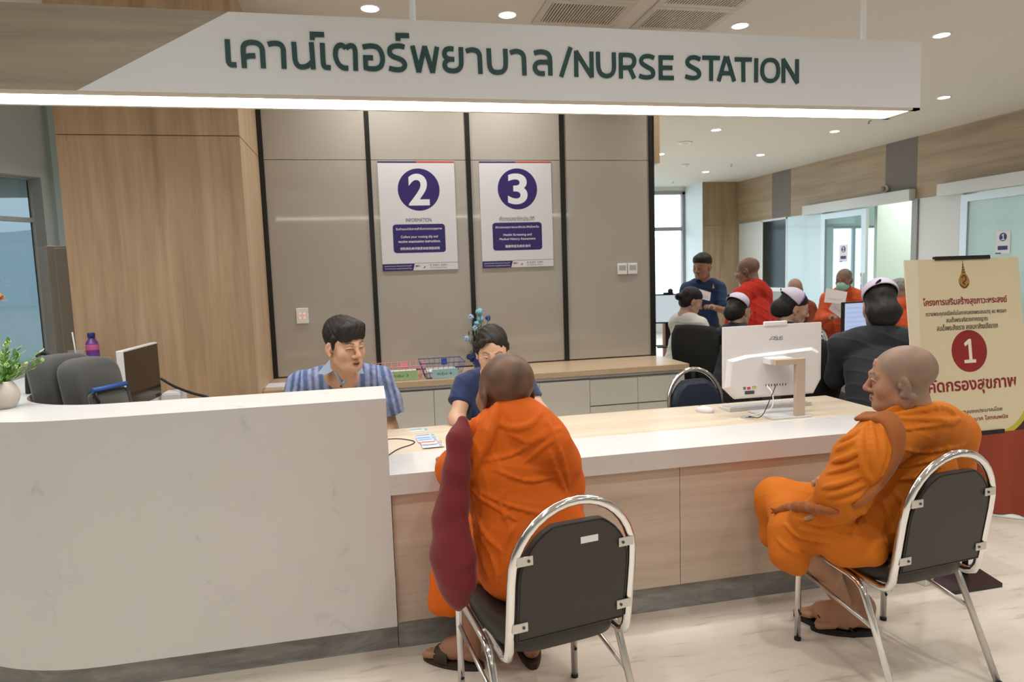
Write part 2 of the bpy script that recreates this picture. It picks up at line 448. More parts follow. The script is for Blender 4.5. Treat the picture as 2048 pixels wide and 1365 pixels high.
def sliding_door(n, y0, y1, hdr0, hdr1):
    """leaf from y0 to y1 with its track cover hdr0..hdr1"""
    d = struct('door_%d' % n, MB().box(XW-.045, XW+.01, y0, y0+.11, 0, 2.43).box(XW-.045, XW+.01, y1-.11, y1, 0, 2.43).box(XW-.045, XW+.01, y0+.11, y1-.11, 2.33, 2.43).box(XW-.045, XW+.01, y0+.11, y1-.11, 0, .12), M['alu'])
    MB().box(XW-.025, XW-.013, y0+.1, y1-.1, .1, 2.35).build('pane', M['pane'] if n == 1 else M['frost_pane'], d)
    MB().box(XW-.12, XW+.0, hdr0, hdr1, 2.45, 2.625, b=.006).build('track_cover', M['grey_white'], d)
    MB().tube([(XW-.075, y0+.06, .8), (XW-.075, y0+.06, 1.35)], .014, 8).build('door_handle', M['chrome'], d)
    return d
d1 = sliding_door(1, 10.02, 11.18, 9.02, 11.64)
d2 = sliding_door(2, 6.6, 8.16, 5.0, 8.51)
MB().box(XW-.03, XW+.012, 8.95, 9.06, 0, 2.46).build('jamb', M['frame_grey'], d1)
MB().box(XW+.0, XW+.18, 5.2, 6.6, 0, 2.45).build('side_panel', M['frost_pane'], d2)
# consulting rooms behind the doors
rm = MB(); rm.box(13.5, 13.7, 4.9, 15., 0, CEIL); rm.box(XW+.2, 13.5, 4.8, 4.9, 0, CEIL); rm.box(XW+.2, 13.5, 8.6, 8.7, 0, CEIL); rm.box(XW+.2, 13.5, 10.05, 10.12, 0, CEIL)
rm.box(XW+.2, 10.6, 14.9, 15., 0, CEIL); rm.box(10.6, 13.5, 14.9, 15., 2.40, CEIL); rm.box(10.6, 13.5, 14.9, 15., 0, .30)
struct('wall_rooms', rm, plain('pale_green_paint', (.68, .78, .71), .7))
w = struct('window_4', MB().box(10.6, 13.5, 14.88, 14.94, 2.36, 2.42).box(10.6, 13.5, 14.88, 14.94, .28, .34).box(10.58, 10.66, 14.88, 14.94, .3, 2.4).box(11.86, 11.94, 14.88, 14.94, .3, 2.4).box(13.0, 13.08, 14.88, 14.94, .3, 2.4), M['frame_grey'])
MB().box(10.6, 13.5, 14.905, 14.915, .3, 2.4).build('pane', M['window_pane'], w)
# closing walls out of view
fr = MB(); fr.box(-10, 13, -5.2, -5, 0, CEIL)
struct('wall_front', fr, M['white_paint'])
struct('wall_near_left', MB().box(-10, -9.8, -5, 16, 0, CEIL), M['white_paint'])
struct('baseboard_right', MB().box(XW-.012, XW+.012, -5, 5.2, 0, .1), M['grey_white'])
struct('ground', MB().box(-60, 80, -60, 80, -.3, -.12), mottled('outdoor_ground', [(.3, (.50, .54, .52)), (.7, (.60, .62, .60))], 1.))
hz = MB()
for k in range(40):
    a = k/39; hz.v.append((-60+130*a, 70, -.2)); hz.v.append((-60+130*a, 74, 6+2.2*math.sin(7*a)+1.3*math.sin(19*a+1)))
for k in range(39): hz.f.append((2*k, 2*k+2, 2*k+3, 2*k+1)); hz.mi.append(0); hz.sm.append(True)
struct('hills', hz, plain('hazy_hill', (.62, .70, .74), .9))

# --- light: ceiling downlights (rows 1.85 m apart)
def downlight(x, y, label=None, group=None, body=True):
    if body:
        t = thing('ceiling_downlight', label, 'ceiling light', (x, y, CEIL), 0, group)
        MB().lathe([(.060, -.004), (.075, -.004), (.078, -.001), (.078, 0)], n=28).build('trim_ring', M['trim_white'], t)
        MB().lathe([(0.0001, -.0045), (.060, -.0045), (.060, -.001)], n=28).build('lens', M['lens_glow'], t)
    l = bpy.data.lights.new('downlight_lamp', 'AREA'); l.shape = 'DISK'; l.size = .11; l.energy = LAMP_W; l.color = (1., .98, .955); l.spread = math.radians(130)
    o = bpy.data.objects.new('downlight_lamp', l); COL.objects.link(o); o.location = (x, y, CEIL-.008)
SEEN = {(.117, 4.99): 'round recessed downlight left of the sign\'s first hanging rod', (1.09, 4.99): 'round recessed downlight above the sign beside the left air grille',
        (2.94, 4.99): 'round recessed downlight above the sign right of the air grilles', (4.79, 4.99): 'round recessed downlight right of the sign\'s upper corner',
        (6.64, 6.86): 'round recessed downlight just right of the sign\'s lit end', (4.79, 8.74): 'round recessed downlight below the strip light near the smoke detectors',
        (6.64, 8.74): 'round recessed downlight before the oak wall under the sign\'s end', (6.67, 10.66): 'small far recessed downlight near the first grey wall band',
        (6.67, 12.59): 'smallest recessed downlight, furthest back before the oak pillar', (4.825, 10.63): 'small recessed downlight half hidden by the oak fascia end'}
for (x, y), lb in SEEN.items(): downlight(x, y, lb)
for x in (-2.6, -.76, 1.09, 2.94, 4.79):
    for y in (3.12, 1.25, -.62): downlight(x, y, body=False)
for x in (-.76, 1.09, 2.94, 4.79, 6.64):
    for y in (6.86, 8.74, 10.66, 12.59):
        if (x, y) not in SEEN and not (x > 4 and y > 8.7 and abs(x-4.79) < .1 and y < 11): downlight(x, y, body=False)
for x in (-4.45, -2.6): downlight(x, 4.99, body=False); downlight(x, 6.5, body=False)
for x in (-4.45, -2.6, -.76, 1.09, 2.94, 4.79, 6.64):
    downlight(x, -2.5, body=False)
for y in (4.99, 3.12, 1.25, -.62): downlight(6.64, y, body=False)
for x, y in ((9.2, 9.9), (10.2, 9.7), (9.0, 9.2), (9.6, 9.4), (10, 6.8), (9.4, 7.6), (9.4, 6.0), (9.2, 6.8)):  # unseen lamps added to brighten the consulting rooms
    downlight(x, y, body=False)
# --- air grilles in the ceiling: two squares each side by side, slats running away from the counter
def grille(x0, x1, y0, y1, label):
    t = thing('air_grille', label, 'air vent', ((x0+x1)/2, (y0+y1)/2, CEIL))
    m = MB(); b = .055
    b = .0540
    for a in ((x0-b, x1+b, y0-b, y0), (x0-b, x1+b, y1, y1+b), (x0-b, x0, y0, y1), (x1, x1+b, y0, y1)): m.box(*a, CEIL-.012, CEIL, b=.003)
    m.build('frame', plain('grille_paint', (.62, .575, .51), .6), t, world=True)
    MB().box(x0, x1, y0, y1, CEIL-.002, CEIL).build('duct_shade', M['grille_dark'], t, world=True)  # flat dark sheet standing in for the shade behind the slats
    n = 25; w = (x1-x0)/n
    for k in range(n):
        MB().box(x0+(k+.28)*w, x0+(k+.78)*w, y0, y1, CEIL-.011, CEIL-.0025).build('slat', M['grille_paint'], t, world=True)
grille(1.353, 1.896, 4.716, 5.066, 'slatted air grille in the ceiling, nearer the left of the pair')
grille(1.353, 1.896, 4.29, 4.605, 'slatted air grille cut by the photo\'s top edge, left pair')
grille(2.14, 2.689, 4.73, 5.086, 'slatted air grille in the ceiling beside the rightmost vent downlight')
grille(2.14, 2.689, 4.30, 4.62, 'slatted air grille cut by the photo\'s top edge, right pair')
for x, y, lb, r in ((4.77, 9.63, 'flat round speaker disc in the ceiling beyond the taupe wall', .11), (5.78, 11.67, 'white smoke detector on the far ceiling', .07)):
    t = thing('ceiling_detector', lb, 'detector', (x, y, CEIL))
    MB().lathe([(r, 0), (r, -.012), (r*.8, -.02)] if r > .1 else [(r, 0), (r, -.02), (r*.6, -.035), (r*.5, -.055), (.001, -.06)], n=20).build('base', M['trim_white'], t)
    MB().lathe([(r*.5, -.02), (r*.45, -.026), (.001, -.028)], n=20).build('cover', M['grey_white'], t)
for x, y, lb in ((6.70, 11.67, 'tiny sprinkler head on the far ceiling near a downlight'), (6.66, 14.05, 'tiny sprinkler head on the ceiling before the far window'), (6.65, 8.08, 'dark sprinkler head on the ceiling below the sign\'s lit end')):
    t = thing('sprinkler', lb, 'sprinkler', (x, y, CEIL))
    MB().lathe([(.035, 0), (.035, -.004), (.012, -.008), (.01, -.035)], n=12).build('stem', M['satin_steel'], t)
    MB().lathe([(.001, -.035), (.02, -.036), (.02, -.04), (.001, -.041)], n=12).build('deflector', M['satin_steel'], t)

# ================================================================== THE HANGING SIGN
SY0, SY1, SZ0, SZ1, SXL, SXR = 2.71, 2.905, 2.233, 2.53, -3.2, 2.497
sg = thing('hanging_sign', 'long white nurse station sign with teal letters hung from the ceiling', 'sign', (0, SY0, SZ0))
def diag(z): return -.955+(z-2.245)*(.515/.285)
zb = 2.2385
MB().prism([(SXL, SZ0+.006), (SXR, SZ0+.006), (SXR, SZ1), (SXL, SZ1)], lambda u, v, d: (u, d, v), SY0+.004, SY1).build('sign_box', M['sign_white'], sg, world=True)
MB().prism([(SXL, SZ0+.009), (diag(SZ0+.009), SZ0+.009), (diag(SZ1), SZ1), (SXL, SZ1)], lambda u, v, d: (u, d, v), SY0, SY0+.0045).build('wood_face', M['sign_oak'], sg, world=True)
MB().prism([(diag(SZ0+.009), SZ0+.009), (SXR, SZ0+.009), (SXR, SZ1), (diag(SZ1), SZ1)], lambda u, v, d: (u, d, v), SY0, SY0+.0045).build('white_face', M['sign_white'], sg, world=True)
e = MB(); e.box(SXL, SXR, SY0, SY0+.026, SZ0, SZ0+.009); e.box(SXL, SXR, SY1-.02, SY1, SZ0, SZ0+.009); e.box(SXR-.037, SXR, SY0, SY1, SZ0, SZ0+.009)
e.build('bottom_edge', M['sign_edge'], sg, world=True)
MB().box(SXL, SXR-.037, SY0+.026, SY1-.02, SZ0+.0005, SZ0+.0058).build('light_strip', M['lamp_white'], sg, world=True)
for p in ((825, 20), (1727, 40), (-250, 10)):
    x = px(p[0], p[1], Y=2.81).x
    MB().tube([(x, 2.81, SZ1-.01), (x, 2.81, CEIL)], .0125, 10).build('hanging_rod', M['trim_white'], sg, world=True)
LETTERS = [
('sara_e','s',.021,[(-0.4511,2.4325),(-0.4513,2.4014),(-0.452,2.3637),(-0.4511,2.3526),(-0.4474,2.3459),(-0.4412,2.3433),(-0.4336,2.3434),(-0.4249,2.3436)]),
('kho','s',.021,[(-0.3986,2.3339),(-0.3985,2.3654),(-0.3986,2.3998),(-0.3953,2.4119),(-0.388,2.4199),(-0.3776,2.4237),(-0.3674,2.4249),(-0.3539,2.4237),(-0.3424,2.419),(-0.3345,2.4098),(-0.3322,2.3986),(-0.3322,2.3675),(-0.3323,2.3346)]),
('kho','s',.021,[(-0.3964,2.3703),(-0.386,2.3748),(-0.3774,2.3768),(-0.3579,2.3776)]),
('aa','s',.021,[(-0.3117,2.4192),(-0.2995,2.4231),(-0.2875,2.4244),(-0.2738,2.4231),(-0.2639,2.4174),(-0.2587,2.4046),(-0.2586,2.3872),(-0.2595,2.3349)]),
('no','s',.021,[(-0.2199,2.4311),(-0.2194,2.3972),(-0.2186,2.3676),(-0.2143,2.3537),(-0.2061,2.3452),(-0.194,2.3429),(-0.1799,2.3456),(-0.1672,2.3533),(-0.1588,2.3615)]),
('no','l',.021,[(-0.1572,2.4325),(-0.1562,2.3905),(-0.1554,2.3361)]),
('mark','l',.021,[(-0.161,2.4612),(-0.1093,2.4617)]),
('mark','l',.021,[(-0.152,2.4659),(-0.1529,2.4417)]),
('sara_e','s',.021,[(-0.1177,2.4313),(-0.1183,2.3918),(-0.1184,2.3601),(-0.1159,2.3487),(-0.1091,2.3441),(-0.1002,2.3437),(-0.0923,2.3432)]),
('to','s',.021,[(-0.0281,2.3433),(-0.0433,2.3437),(-0.0554,2.3496),(-0.0654,2.3617),(-0.0716,2.3792),(-0.0725,2.3933),(-0.0699,2.4092),(-0.0639,2.42),(-0.0565,2.4247),(-0.0493,2.4262),(-0.0406,2.4226),(-0.033,2.4154)]),
('to','s',.021,[(-0.033,2.4154),(-0.0227,2.4232),(-0.0119,2.4257),(-0.0032,2.4204),(0.0005,2.4063),(-0.0001,2.3779),(-0.001,2.3351)]),
('o','s',.021,[(0.0292,2.4215),(0.0475,2.4257),(0.0639,2.4268),(0.0818,2.4233),(0.0939,2.4112),(0.1003,2.3918),(0.1002,2.3721),(0.0928,2.3539),(0.0778,2.3454),(0.0631,2.3435),(0.0468,2.3445),(0.0307,2.3482)]),
('o','l',.021,[(0.0369,2.3451),(0.0372,2.3915)]),
('o','l',.021,[(0.029,2.3838),(0.0656,2.3839)]),
('ro','s',.021,[(0.1856,2.4269),(0.1701,2.4308),(0.1535,2.4303),(0.1405,2.4271),(0.1309,2.4196),(0.1282,2.4088),(0.1317,2.3982),(0.1441,2.3896),(0.1641,2.383),(0.1767,2.3762),(0.1835,2.3656),(0.1821,2.3547),(0.1734,2.3463),(0.1603,2.3429),(0.1418,2.3436),(0.1237,2.3476)]),
('mark','l',.021,[(0.1532,2.4691),(0.2048,2.4701)]),
('mark','l',.021,[(0.163,2.4754),(0.1623,2.4497)]),
('pho','l',.021,[(0.2158,2.433),(0.2359,2.3359)]),
('pho','l',.021,[(0.2359,2.3359),(0.2622,2.4332)]),
('pho','l',.021,[(0.2622,2.4332),(0.289,2.3356)]),
('pho','l',.021,[(0.289,2.3356),(0.3096,2.4321)]),
('yo','s',.021,[(0.3737,2.4261),(0.3633,2.4272),(0.3519,2.4263),(0.3422,2.4214),(0.3376,2.4103),(0.3394,2.3994),(0.3485,2.3906),(0.3617,2.3881),(0.375,2.3881)]),
('yo','s',.021,[(0.3579,2.3885),(0.3463,2.3832),(0.3372,2.3702),(0.3394,2.3556),(0.3504,2.3468),(0.3675,2.3445),(0.3848,2.3477),(0.3967,2.3573),(0.4015,2.3721),(0.4022,2.3996),(0.4023,2.434)]),
('aa','s',.021,[(0.4221,2.4204),(0.4362,2.4247),(0.4511,2.426),(0.4658,2.4218),(0.4739,2.411),(0.4758,2.3928),(0.4764,2.3363)]),
('bo','s',.021,[(0.512,2.4335),(0.5127,2.394),(0.5139,2.3675),(0.5209,2.3514),(0.5335,2.3446),(0.5464,2.3439),(0.5616,2.3464),(0.5739,2.357),(0.5781,2.3735),(0.5787,2.4021),(0.5782,2.4338)]),
('aa','s',.021,[(0.5983,2.4201),(0.6141,2.4254),(0.6272,2.4262),(0.6423,2.4216),(0.6507,2.4106),(0.653,2.3942),(0.6534,2.3361)]),
('lo','s',.021,[(0.696,2.4219),(0.7127,2.4266),(0.7281,2.4275),(0.7457,2.424),(0.7566,2.414),(0.7599,2.3975),(0.7602,2.3706),(0.76,2.3379)]),
('lo','s',.021,[(0.7596,2.3888),(0.7359,2.3885),(0.7159,2.3875),(0.7025,2.3813),(0.6966,2.3687),(0.7006,2.3544),(0.7125,2.3454),(0.7257,2.3443),(0.7368,2.3446)]),
('slash','l',.021,[(0.8464,2.4491),(0.8046,2.3343)]),
('N','l',.017,[(0.8694,2.436),(0.8684,2.3359)]),
('N','l',.017,[(0.868,2.4355),(0.9344,2.3358)]),
('N','l',.017,[(0.9342,2.4351),(0.9338,2.3355)]),
('U','s',.017,[(0.9617,2.4353),(0.9625,2.3798),(0.9678,2.3592),(0.9788,2.3466),(0.9957,2.3418),(1.0142,2.3462),(1.0258,2.3595),(1.0296,2.3818),(1.0294,2.4349)]),
('R','l',.017,[(1.0593,2.4333),(1.059,2.3344)]),
('R','s',.017,[(1.054,2.4267),(1.0926,2.4274),(1.1097,2.4233),(1.1176,2.4105),(1.1165,2.3948),(1.1077,2.3827),(1.0918,2.3778),(1.0597,2.3769)]),
('R','l',.017,[(1.0961,2.3785),(1.117,2.3351)]),
('S','s',.017,[(1.2051,2.419),(1.1877,2.425),(1.1703,2.4252),(1.1558,2.4208),(1.1478,2.4088),(1.1526,2.3958),(1.1756,2.3821),(1.1944,2.3721),(1.2009,2.3578),(1.194,2.3457),(1.175,2.3408),(1.1547,2.3421),(1.1389,2.3469)]),
('E','l',.017,[(1.2335,2.4299),(1.2334,2.3341)]),
('E','l',.017,[(1.2256,2.4222),(1.2901,2.4232)]),
('E','l',.017,[(1.2339,2.3814),(1.2853,2.3823)]),
('E','l',.017,[(1.2255,2.3407),(1.2915,2.3417)]),
('S','s',.017,[(1.4114,2.4199),(1.3937,2.4263),(1.3782,2.4272),(1.3627,2.4225),(1.3534,2.4099),(1.3588,2.3962),(1.3811,2.3844),(1.3997,2.3753),(1.4074,2.3616),(1.4011,2.349),(1.3809,2.3437),(1.3622,2.3452),(1.3443,2.3502)]),
('T','l',.017,[(1.4217,2.4277),(1.501,2.4283)]),
('T','l',.017,[(1.4614,2.4284),(1.4614,2.3346)]),
('A','l',.017,[(1.5291,2.4356),(1.4961,2.3347)]),
('A','l',.017,[(1.5348,2.4357),(1.5682,2.3351)]),
('A','l',.017,[(1.5142,2.3673),(1.5522,2.3678)]),
('T','l',.017,[(1.5713,2.4257),(1.6497,2.4268)]),
('T','l',.017,[(1.6102,2.4261),(1.6114,2.3339)]),
('I','l',.017,[(1.6713,2.4328),(1.6711,2.3339)]),
('O','s',.017,[(1.7751,2.4003),(1.7704,2.4121),(1.7628,2.421),(1.7525,2.4265),(1.7388,2.4281),(1.7242,2.4259),(1.7138,2.4202),(1.7061,2.4112),(1.7014,2.3994),(1.6997,2.3846),(1.7012,2.3693),(1.7059,2.3574),(1.7134,2.3485),(1.7237,2.343),(1.7374,2.3413),(1.7521,2.3434),(1.7625,2.3491),(1.7703,2.3582),(1.7751,2.3701),(1.7767,2.3849),(1.7751,2.4003)]),
('N','l',.017,[(1.8009,2.4343),(1.8018,2.3346)]),
('N','l',.017,[(1.7986,2.434),(1.8698,2.3348)]),
('N','l',.017,[(1.8669,2.4347),(1.8675,2.3344)])]

gl = {}
for i, (n, k, w, pts) in enumerate(LETTERS):
    mb = MB()
    strokes(mb, spline(pts, 5) if k == 's' else pts, .0176 if w > .02 else .0166, lambda u, v, d: (u, d, v), SY0-.005-.00003*(i % 5), SY0)
    if gl.get('n') == n and gl.get('x') is not None and abs(gl['x']-pts[0][0]) < .11:
        gl['mb'].v, off = gl['mb'].v+mb.v, len(gl['mb'].v)
        for q in mb.f: gl['mb'].f.append(tuple(a+off for a in q)); gl['mb'].mi.append(0); gl['mb'].sm.append(False)
    else:
        if gl: gl['mb'].build('letter', M['teal_letter'], sg, world=True)
        gl = dict(n=n, mb=mb)
    gl['x'] = pts[0][0]
gl['mb'].build('letter', M['teal_letter'], sg, world=True)

# ================================================================== THE NURSE COUNTER
FY = 2.71
def arc(cx, cy, r, a0, a1, n=14): return [(cx+r*math.cos(a0+(a1-a0)*k/n), cy+r*math.sin(a0+(a1-a0)*k/n)) for k in range(n+1)]
def u_path(off):
    """plan line of the tall counter, set back by off from its outer face"""
    return [(.047, FY+off), (-.6, FY+off)]+arc(-1.05, 3.51, .80-off, -PI/2, -PI, 22)+[(-1.85+off, 4.1), (-1.85+off, WY0-.001)]
def wall_along(o0, o1, z0, z1):
    a, b = u_path(o0), u_path(o1); mb = MB(); n = len(a)
    v = [(x, y, z0) for x, y in a]+[(x, y, z0) for x, y in b]+[(x, y, z1) for x, y in a]+[(x, y, z1) for x, y in b]
    f = []
    for i in range(n-1):
        f += [(i, i+1, 2*n+i+1, 2*n+i), (n+i, 3*n+i, 3*n+i+1, n+i+1), (2*n+i, 2*n+i+1, 3*n+i+1, 3*n+i), (i, n+i, n+i+1, i+1)]
    f += [(0, 2*n, 3*n, n), (n-1, 2*n-1, 4*n-1, 3*n-1)]
    return mb.add(v, f)
ct = thing('reception_counter', 'long white quartz reception counter with curved tall end and oak writing shelf', 'counter', (.4, 3.1, 0))
wall_along(0, .32, 1.035, 1.075).build('high_top', M['quartz'], ct, world=True)
wall_along(0, .03, .12, 1.0352).build('front_panel', M['quartz'], ct, world=True)
wall_along(.27, .30, .0, 1.0352).build('inner_panel', plain('beige_board', (.50, .45, .37), .5), ct, world=True)
wall_along(.05, .08, .0, .1205).build('plinth', M['marble_grey'], ct, world=True)
MB().box(.017, .0468, FY+.0005, FY+.32, .12, 1.0352).build('end_panel', M['quartz'], ct, world=True)
MB().box(.0472, 2.66, FY, FY+.03, .676, .7202).build('apron', M['quartz'], ct, world=True)
MB().box(.0472, 2.66, FY, 3.04, .72, .76).build('ledge', M['quartz'], ct, world=True)
MB().box(.0472, 2.66, 3.04, 3.545, .722, .7595, b=.001).build('low_top', M['desk_oak'], ct, world=True)
for a, b in ((.05, 1.318), (1.321, 2.63)): MB().box(a, b, FY+.027, FY+.045, .1225, .690).build('oak_panel', M['pale_oak'], ct, world=True)
MB().box(.05, 2.60, FY+.045, FY+.07, 0, .122).build('plinth', M['marble_grey'], ct, world=True)
MB().box(2.60, 2.63, FY+.045, 3.5, .0, .7215).build('end_panel', M['pale_oak'], ct, world=True)
MB().box(.05, 2.60, 3.40, 3.42, .30, .722).build('modesty_panel', M['pale_oak'], ct, world=True)
MB().prism([(-1.53, 3.31), (-1.2, 3.05), (.0, 3.05), (.0, 3.50), (-1.0, 3.50), (-1.0, 4.62), (-1.53, 4.62)], lambda u, v, d: (u, v, d), .725, .758).build('inner_desk', M['desk_oak'], ct, world=True)

# ================================================================== BACK CABINETS
WZ = .80; CY = 4.86
wt = thing('worktop', 'long oak worktop along the taupe wall behind the staff', 'worktop', (.85, 5.15, WZ))
MB().box(-.742, 2.431, CY, YB-.002, WZ-.043, WZ, b=.0015).build('top', M['back_top_oak'], wt, world=True)
jx = [px(x, 790, Y=CY+.015).x for x in (867.4, 1079, 1179.7, 1275.5, 1369)]
step = (jx[1]-jx[0])/2
edges = [-.742, jx[0]-step*2, jx[0]-step, jx[0], jx[0]+step, jx[1], jx[2], jx[3], jx[4]]
edges[1] = (edges[0]+edges[2])/2
def cabinet(i, j, label, drawers=False):
    x0, x1 = edges[i], edges[j]
    t = thing('base_cabinet', label, 'cabinet', ((x0+x1)/2, CY+.02, 0), 0, 'base cabinets under the oak worktop')
    MB().box(x0+.001, x1-.001, CY+.032, YB-.004, .08, WZ-.043).build('carcass', M['cabinet_grey'], t, world=True)
    MB().box(x0+.001, x1-.001, CY+.07, CY+.09, 0, .08).build('plinth', M['taupe'], t, world=True)
    MB().box(x0+.001, x1-.001, CY+.008, CY+.032, WZ-.063, WZ-.043).build('finger_rail', M['alu'], t, world=True)
    for k in range(i, j):
        a, b = edges[k]+.0015, edges[k+1]-.0015
        if drawers:
            zz = (.085, .30, .518, WZ-.078)
            for q in range(3): MB().box(a, b, CY+.010, CY+.031, zz[q]+.003, zz[q+1]-.006, b=.0015).build('drawer', M['cabinet_grey'], t, world=True)
        else:
            MB().box(a, b, CY+.010, CY+.031, .085, WZ-.078, b=.0015).build('door', M['cabinet_grey'], t, world=True)
cabinet(0, 2, 'grey base cabinet behind the man in the striped shirt')
cabinet(2, 4, 'grey two-door base cabinet below the green and teal basket cards')
cabinet(4, 6, 'grey two-door base cabinet beside the drawers, behind the shaved head')
cabinet(6, 8, 'grey drawer cabinet at the worktop\'s open end', True)

# ================================================================== THE TWO POSTERS
def poster(cx, num, group_lines, head, words):
    w, h = .594, .846; zc = 2.020; y = YB-.009
    t = thing('wall_poster', words, 'poster', (cx, y, zc))
    T = lambda u, v: (cx+u, y-.0002, zc+v)
    MB().box(cx-w/2, cx+w/2, y, YB-.0005, zc-h/2, zc+h/2).build('board', plain('poster_white', (.70, .69, .71), .5), t, world=True)
    navy = plain('navy_ink', (.030, .018, .135), .5); wh = plain('white_ink', (.80, .79, .82), .5); rd = plain('red_ink', (.55, .05, .06), .5); gi = plain('grey_ink', (.10, .10, .13), .5)
    fl = lambda u, v, d: (cx+u, y-d, zc+v)
    MB().prism([(-w/2, h/2-.012), (0, h/2-.012), (0, h/2), (-w/2, h/2)], fl, 0, .0006).build('top_stripe', navy, t, world=True)
    MB().prism([(0, h/2-.012), (w/2, h/2-.012), (w/2, h/2), (0, h/2)], fl, 0, .0006).build('top_stripe', rd, t, world=True)
    MB().prism(arc(.012, .205, .163, 0, 2*PI, 56)[:-1], fl, 0, .0005).build('number_disc', navy, t, world=True)
    text('numeral', num, wh, t, T(.012, .205), h=.245, w=.163, fat=.025, depth=.0012, res=8)
    def rrect(u0, u1, v0, v1, r):
        o = []
        for (a, b, s) in ((u1-r, v0+r, -PI/2), (u1-r, v1-r, 0), (u0+r, v1-r, PI/2), (u0+r, v0+r, PI)): o += arc(a, b, r, s, s+PI/2, 6)
        return o
    MB().prism(rrect(-.205, .205, -.285, -.062, .025), fl, 0, .0005).build('text_box', navy, t, world=True)
    text('lettering', head, gi, t, T(.0, -.030), h=.030 if num == '2' else .036, w=.20 if num == '2' else .29, depth=.0012)
    for s, v, ww, hh in group_lines: text('lettering', s, wh, t, T(0, v), w=ww, h=hh, depth=.0014, fat=.012)
    MB().prism([(-w/2, -h/2), (-.06, -h/2), (-.045, -h/2+.055), (-w/2, -h/2+.055)], fl, 0, .0005).build('footer', navy, t, world=True)
    MB().prism([(-.045, -h/2+.055), (w/2, -h/2+.055), (w/2, -h/2+.0575), (-.045, -h/2+.0575)], fl, 0, .0005).build('footer_line', gi, t, world=True)
    text('lettering', 'ศูนย์บริการสุขภาพแบบครบวงจรแห่ง', wh, t, T(-.175, -h/2+.037), w=.21, h=.014, depth=.0012)
    text('lettering', 'ภาคเหนือและอนุภูมิภาคลุ่มน้ำโขง', wh, t, T(-.175, -h/2+.017), w=.21, h=.014, depth=.0012)
    text('lettering', 'MFU', gi, t, T(-.022, -h/2+.034), w=.035, h=.014, depth=.0012, fat=.02)
    MB().prism([(.018, -h/2+.014), (.038, -h/2+.02), (.036, -h/2+.036), (.026, -h/2+.024)], fl, 0, .0005).build('red_mark', rd, t, world=True)
    text('lettering', '0 5391 3391', gi, t, T(.14, -h/2+.037), w=.135, h=.015, depth=.0012)
    text('lettering', 'MFU WELLNESS CENTER', gi, t, T(.14, -h/2+.016), w=.135, h=.008, depth=.0012)
    return t
k544 = 5.44/5.55
poster(.428*k544, '2', [('รับคำแนะนำในการเข้ารับการตรวจสุขภาพ', -.100, .36, .025), ('Collect your routing slip and', -.162, .29, .024), ('receive examination instructions.', -.196, .33, .02), ('领取体检单并接受体检流程说明', -.252, .31, .023)], 'INFORMATION', 'white wall poster reading INFORMATION below a big 2 in a navy disc')
poster(1.237*k544, '3', [('คัดกรองสุขภาพและซักประวัติเบื้องต้น', -.100, .36, .025), ('Health Screening and', -.162, .235, .024), ('Medical History Assessment', -.196, .30, .024), ('健康筛查及病史询问', -.252, .21, .023)], 'คัดกรอง/ซักประวัติ', 'white wall poster about health screening below a big 3 in a navy disc')
# wall fittings
p = px(605, 632, Y=YB)
t = thing('touch_switch', 'white wall switch plate with four small red lights', 'switch', (p.x, YB, p.z))
MB().box(-.045, .045, -.012, -.0005, -.06, .06, b=.004).build('plate', M['trim_white'], t)
for a in (-.016, .016):
    for b in (-.015, .018): MB().lathe([(.0055, 0), (.0055, .001)], n=10, M4=Matrix.Translation((a, -.0121, b)) @ Matrix.Rotation(PI/2, 4, 'X')).build('indicator', plain('red_led', (.9, .15, .1), .4, emit=(1, .12, .06), es=3.), t)
p = px(1254, 538, Y=YB)
for k, dx in enumerate((-.046, .046)):
    t = thing('thermostat', 'white wall thermostat with grey display, %s of the pair' % ('left' if k == 0 else 'right'), 'thermostat', (p.x+dx, YB, p.z))
    MB().box(-.042, .042, -.016, -.0005, -.046, .046, b=.004).build('case', M['trim_white'], t)
    MB().box(-.03, .03, -.0168, -.0155, -.012, .03).build('display', plain('lcd_grey', (.42, .46, .44), .2), t)

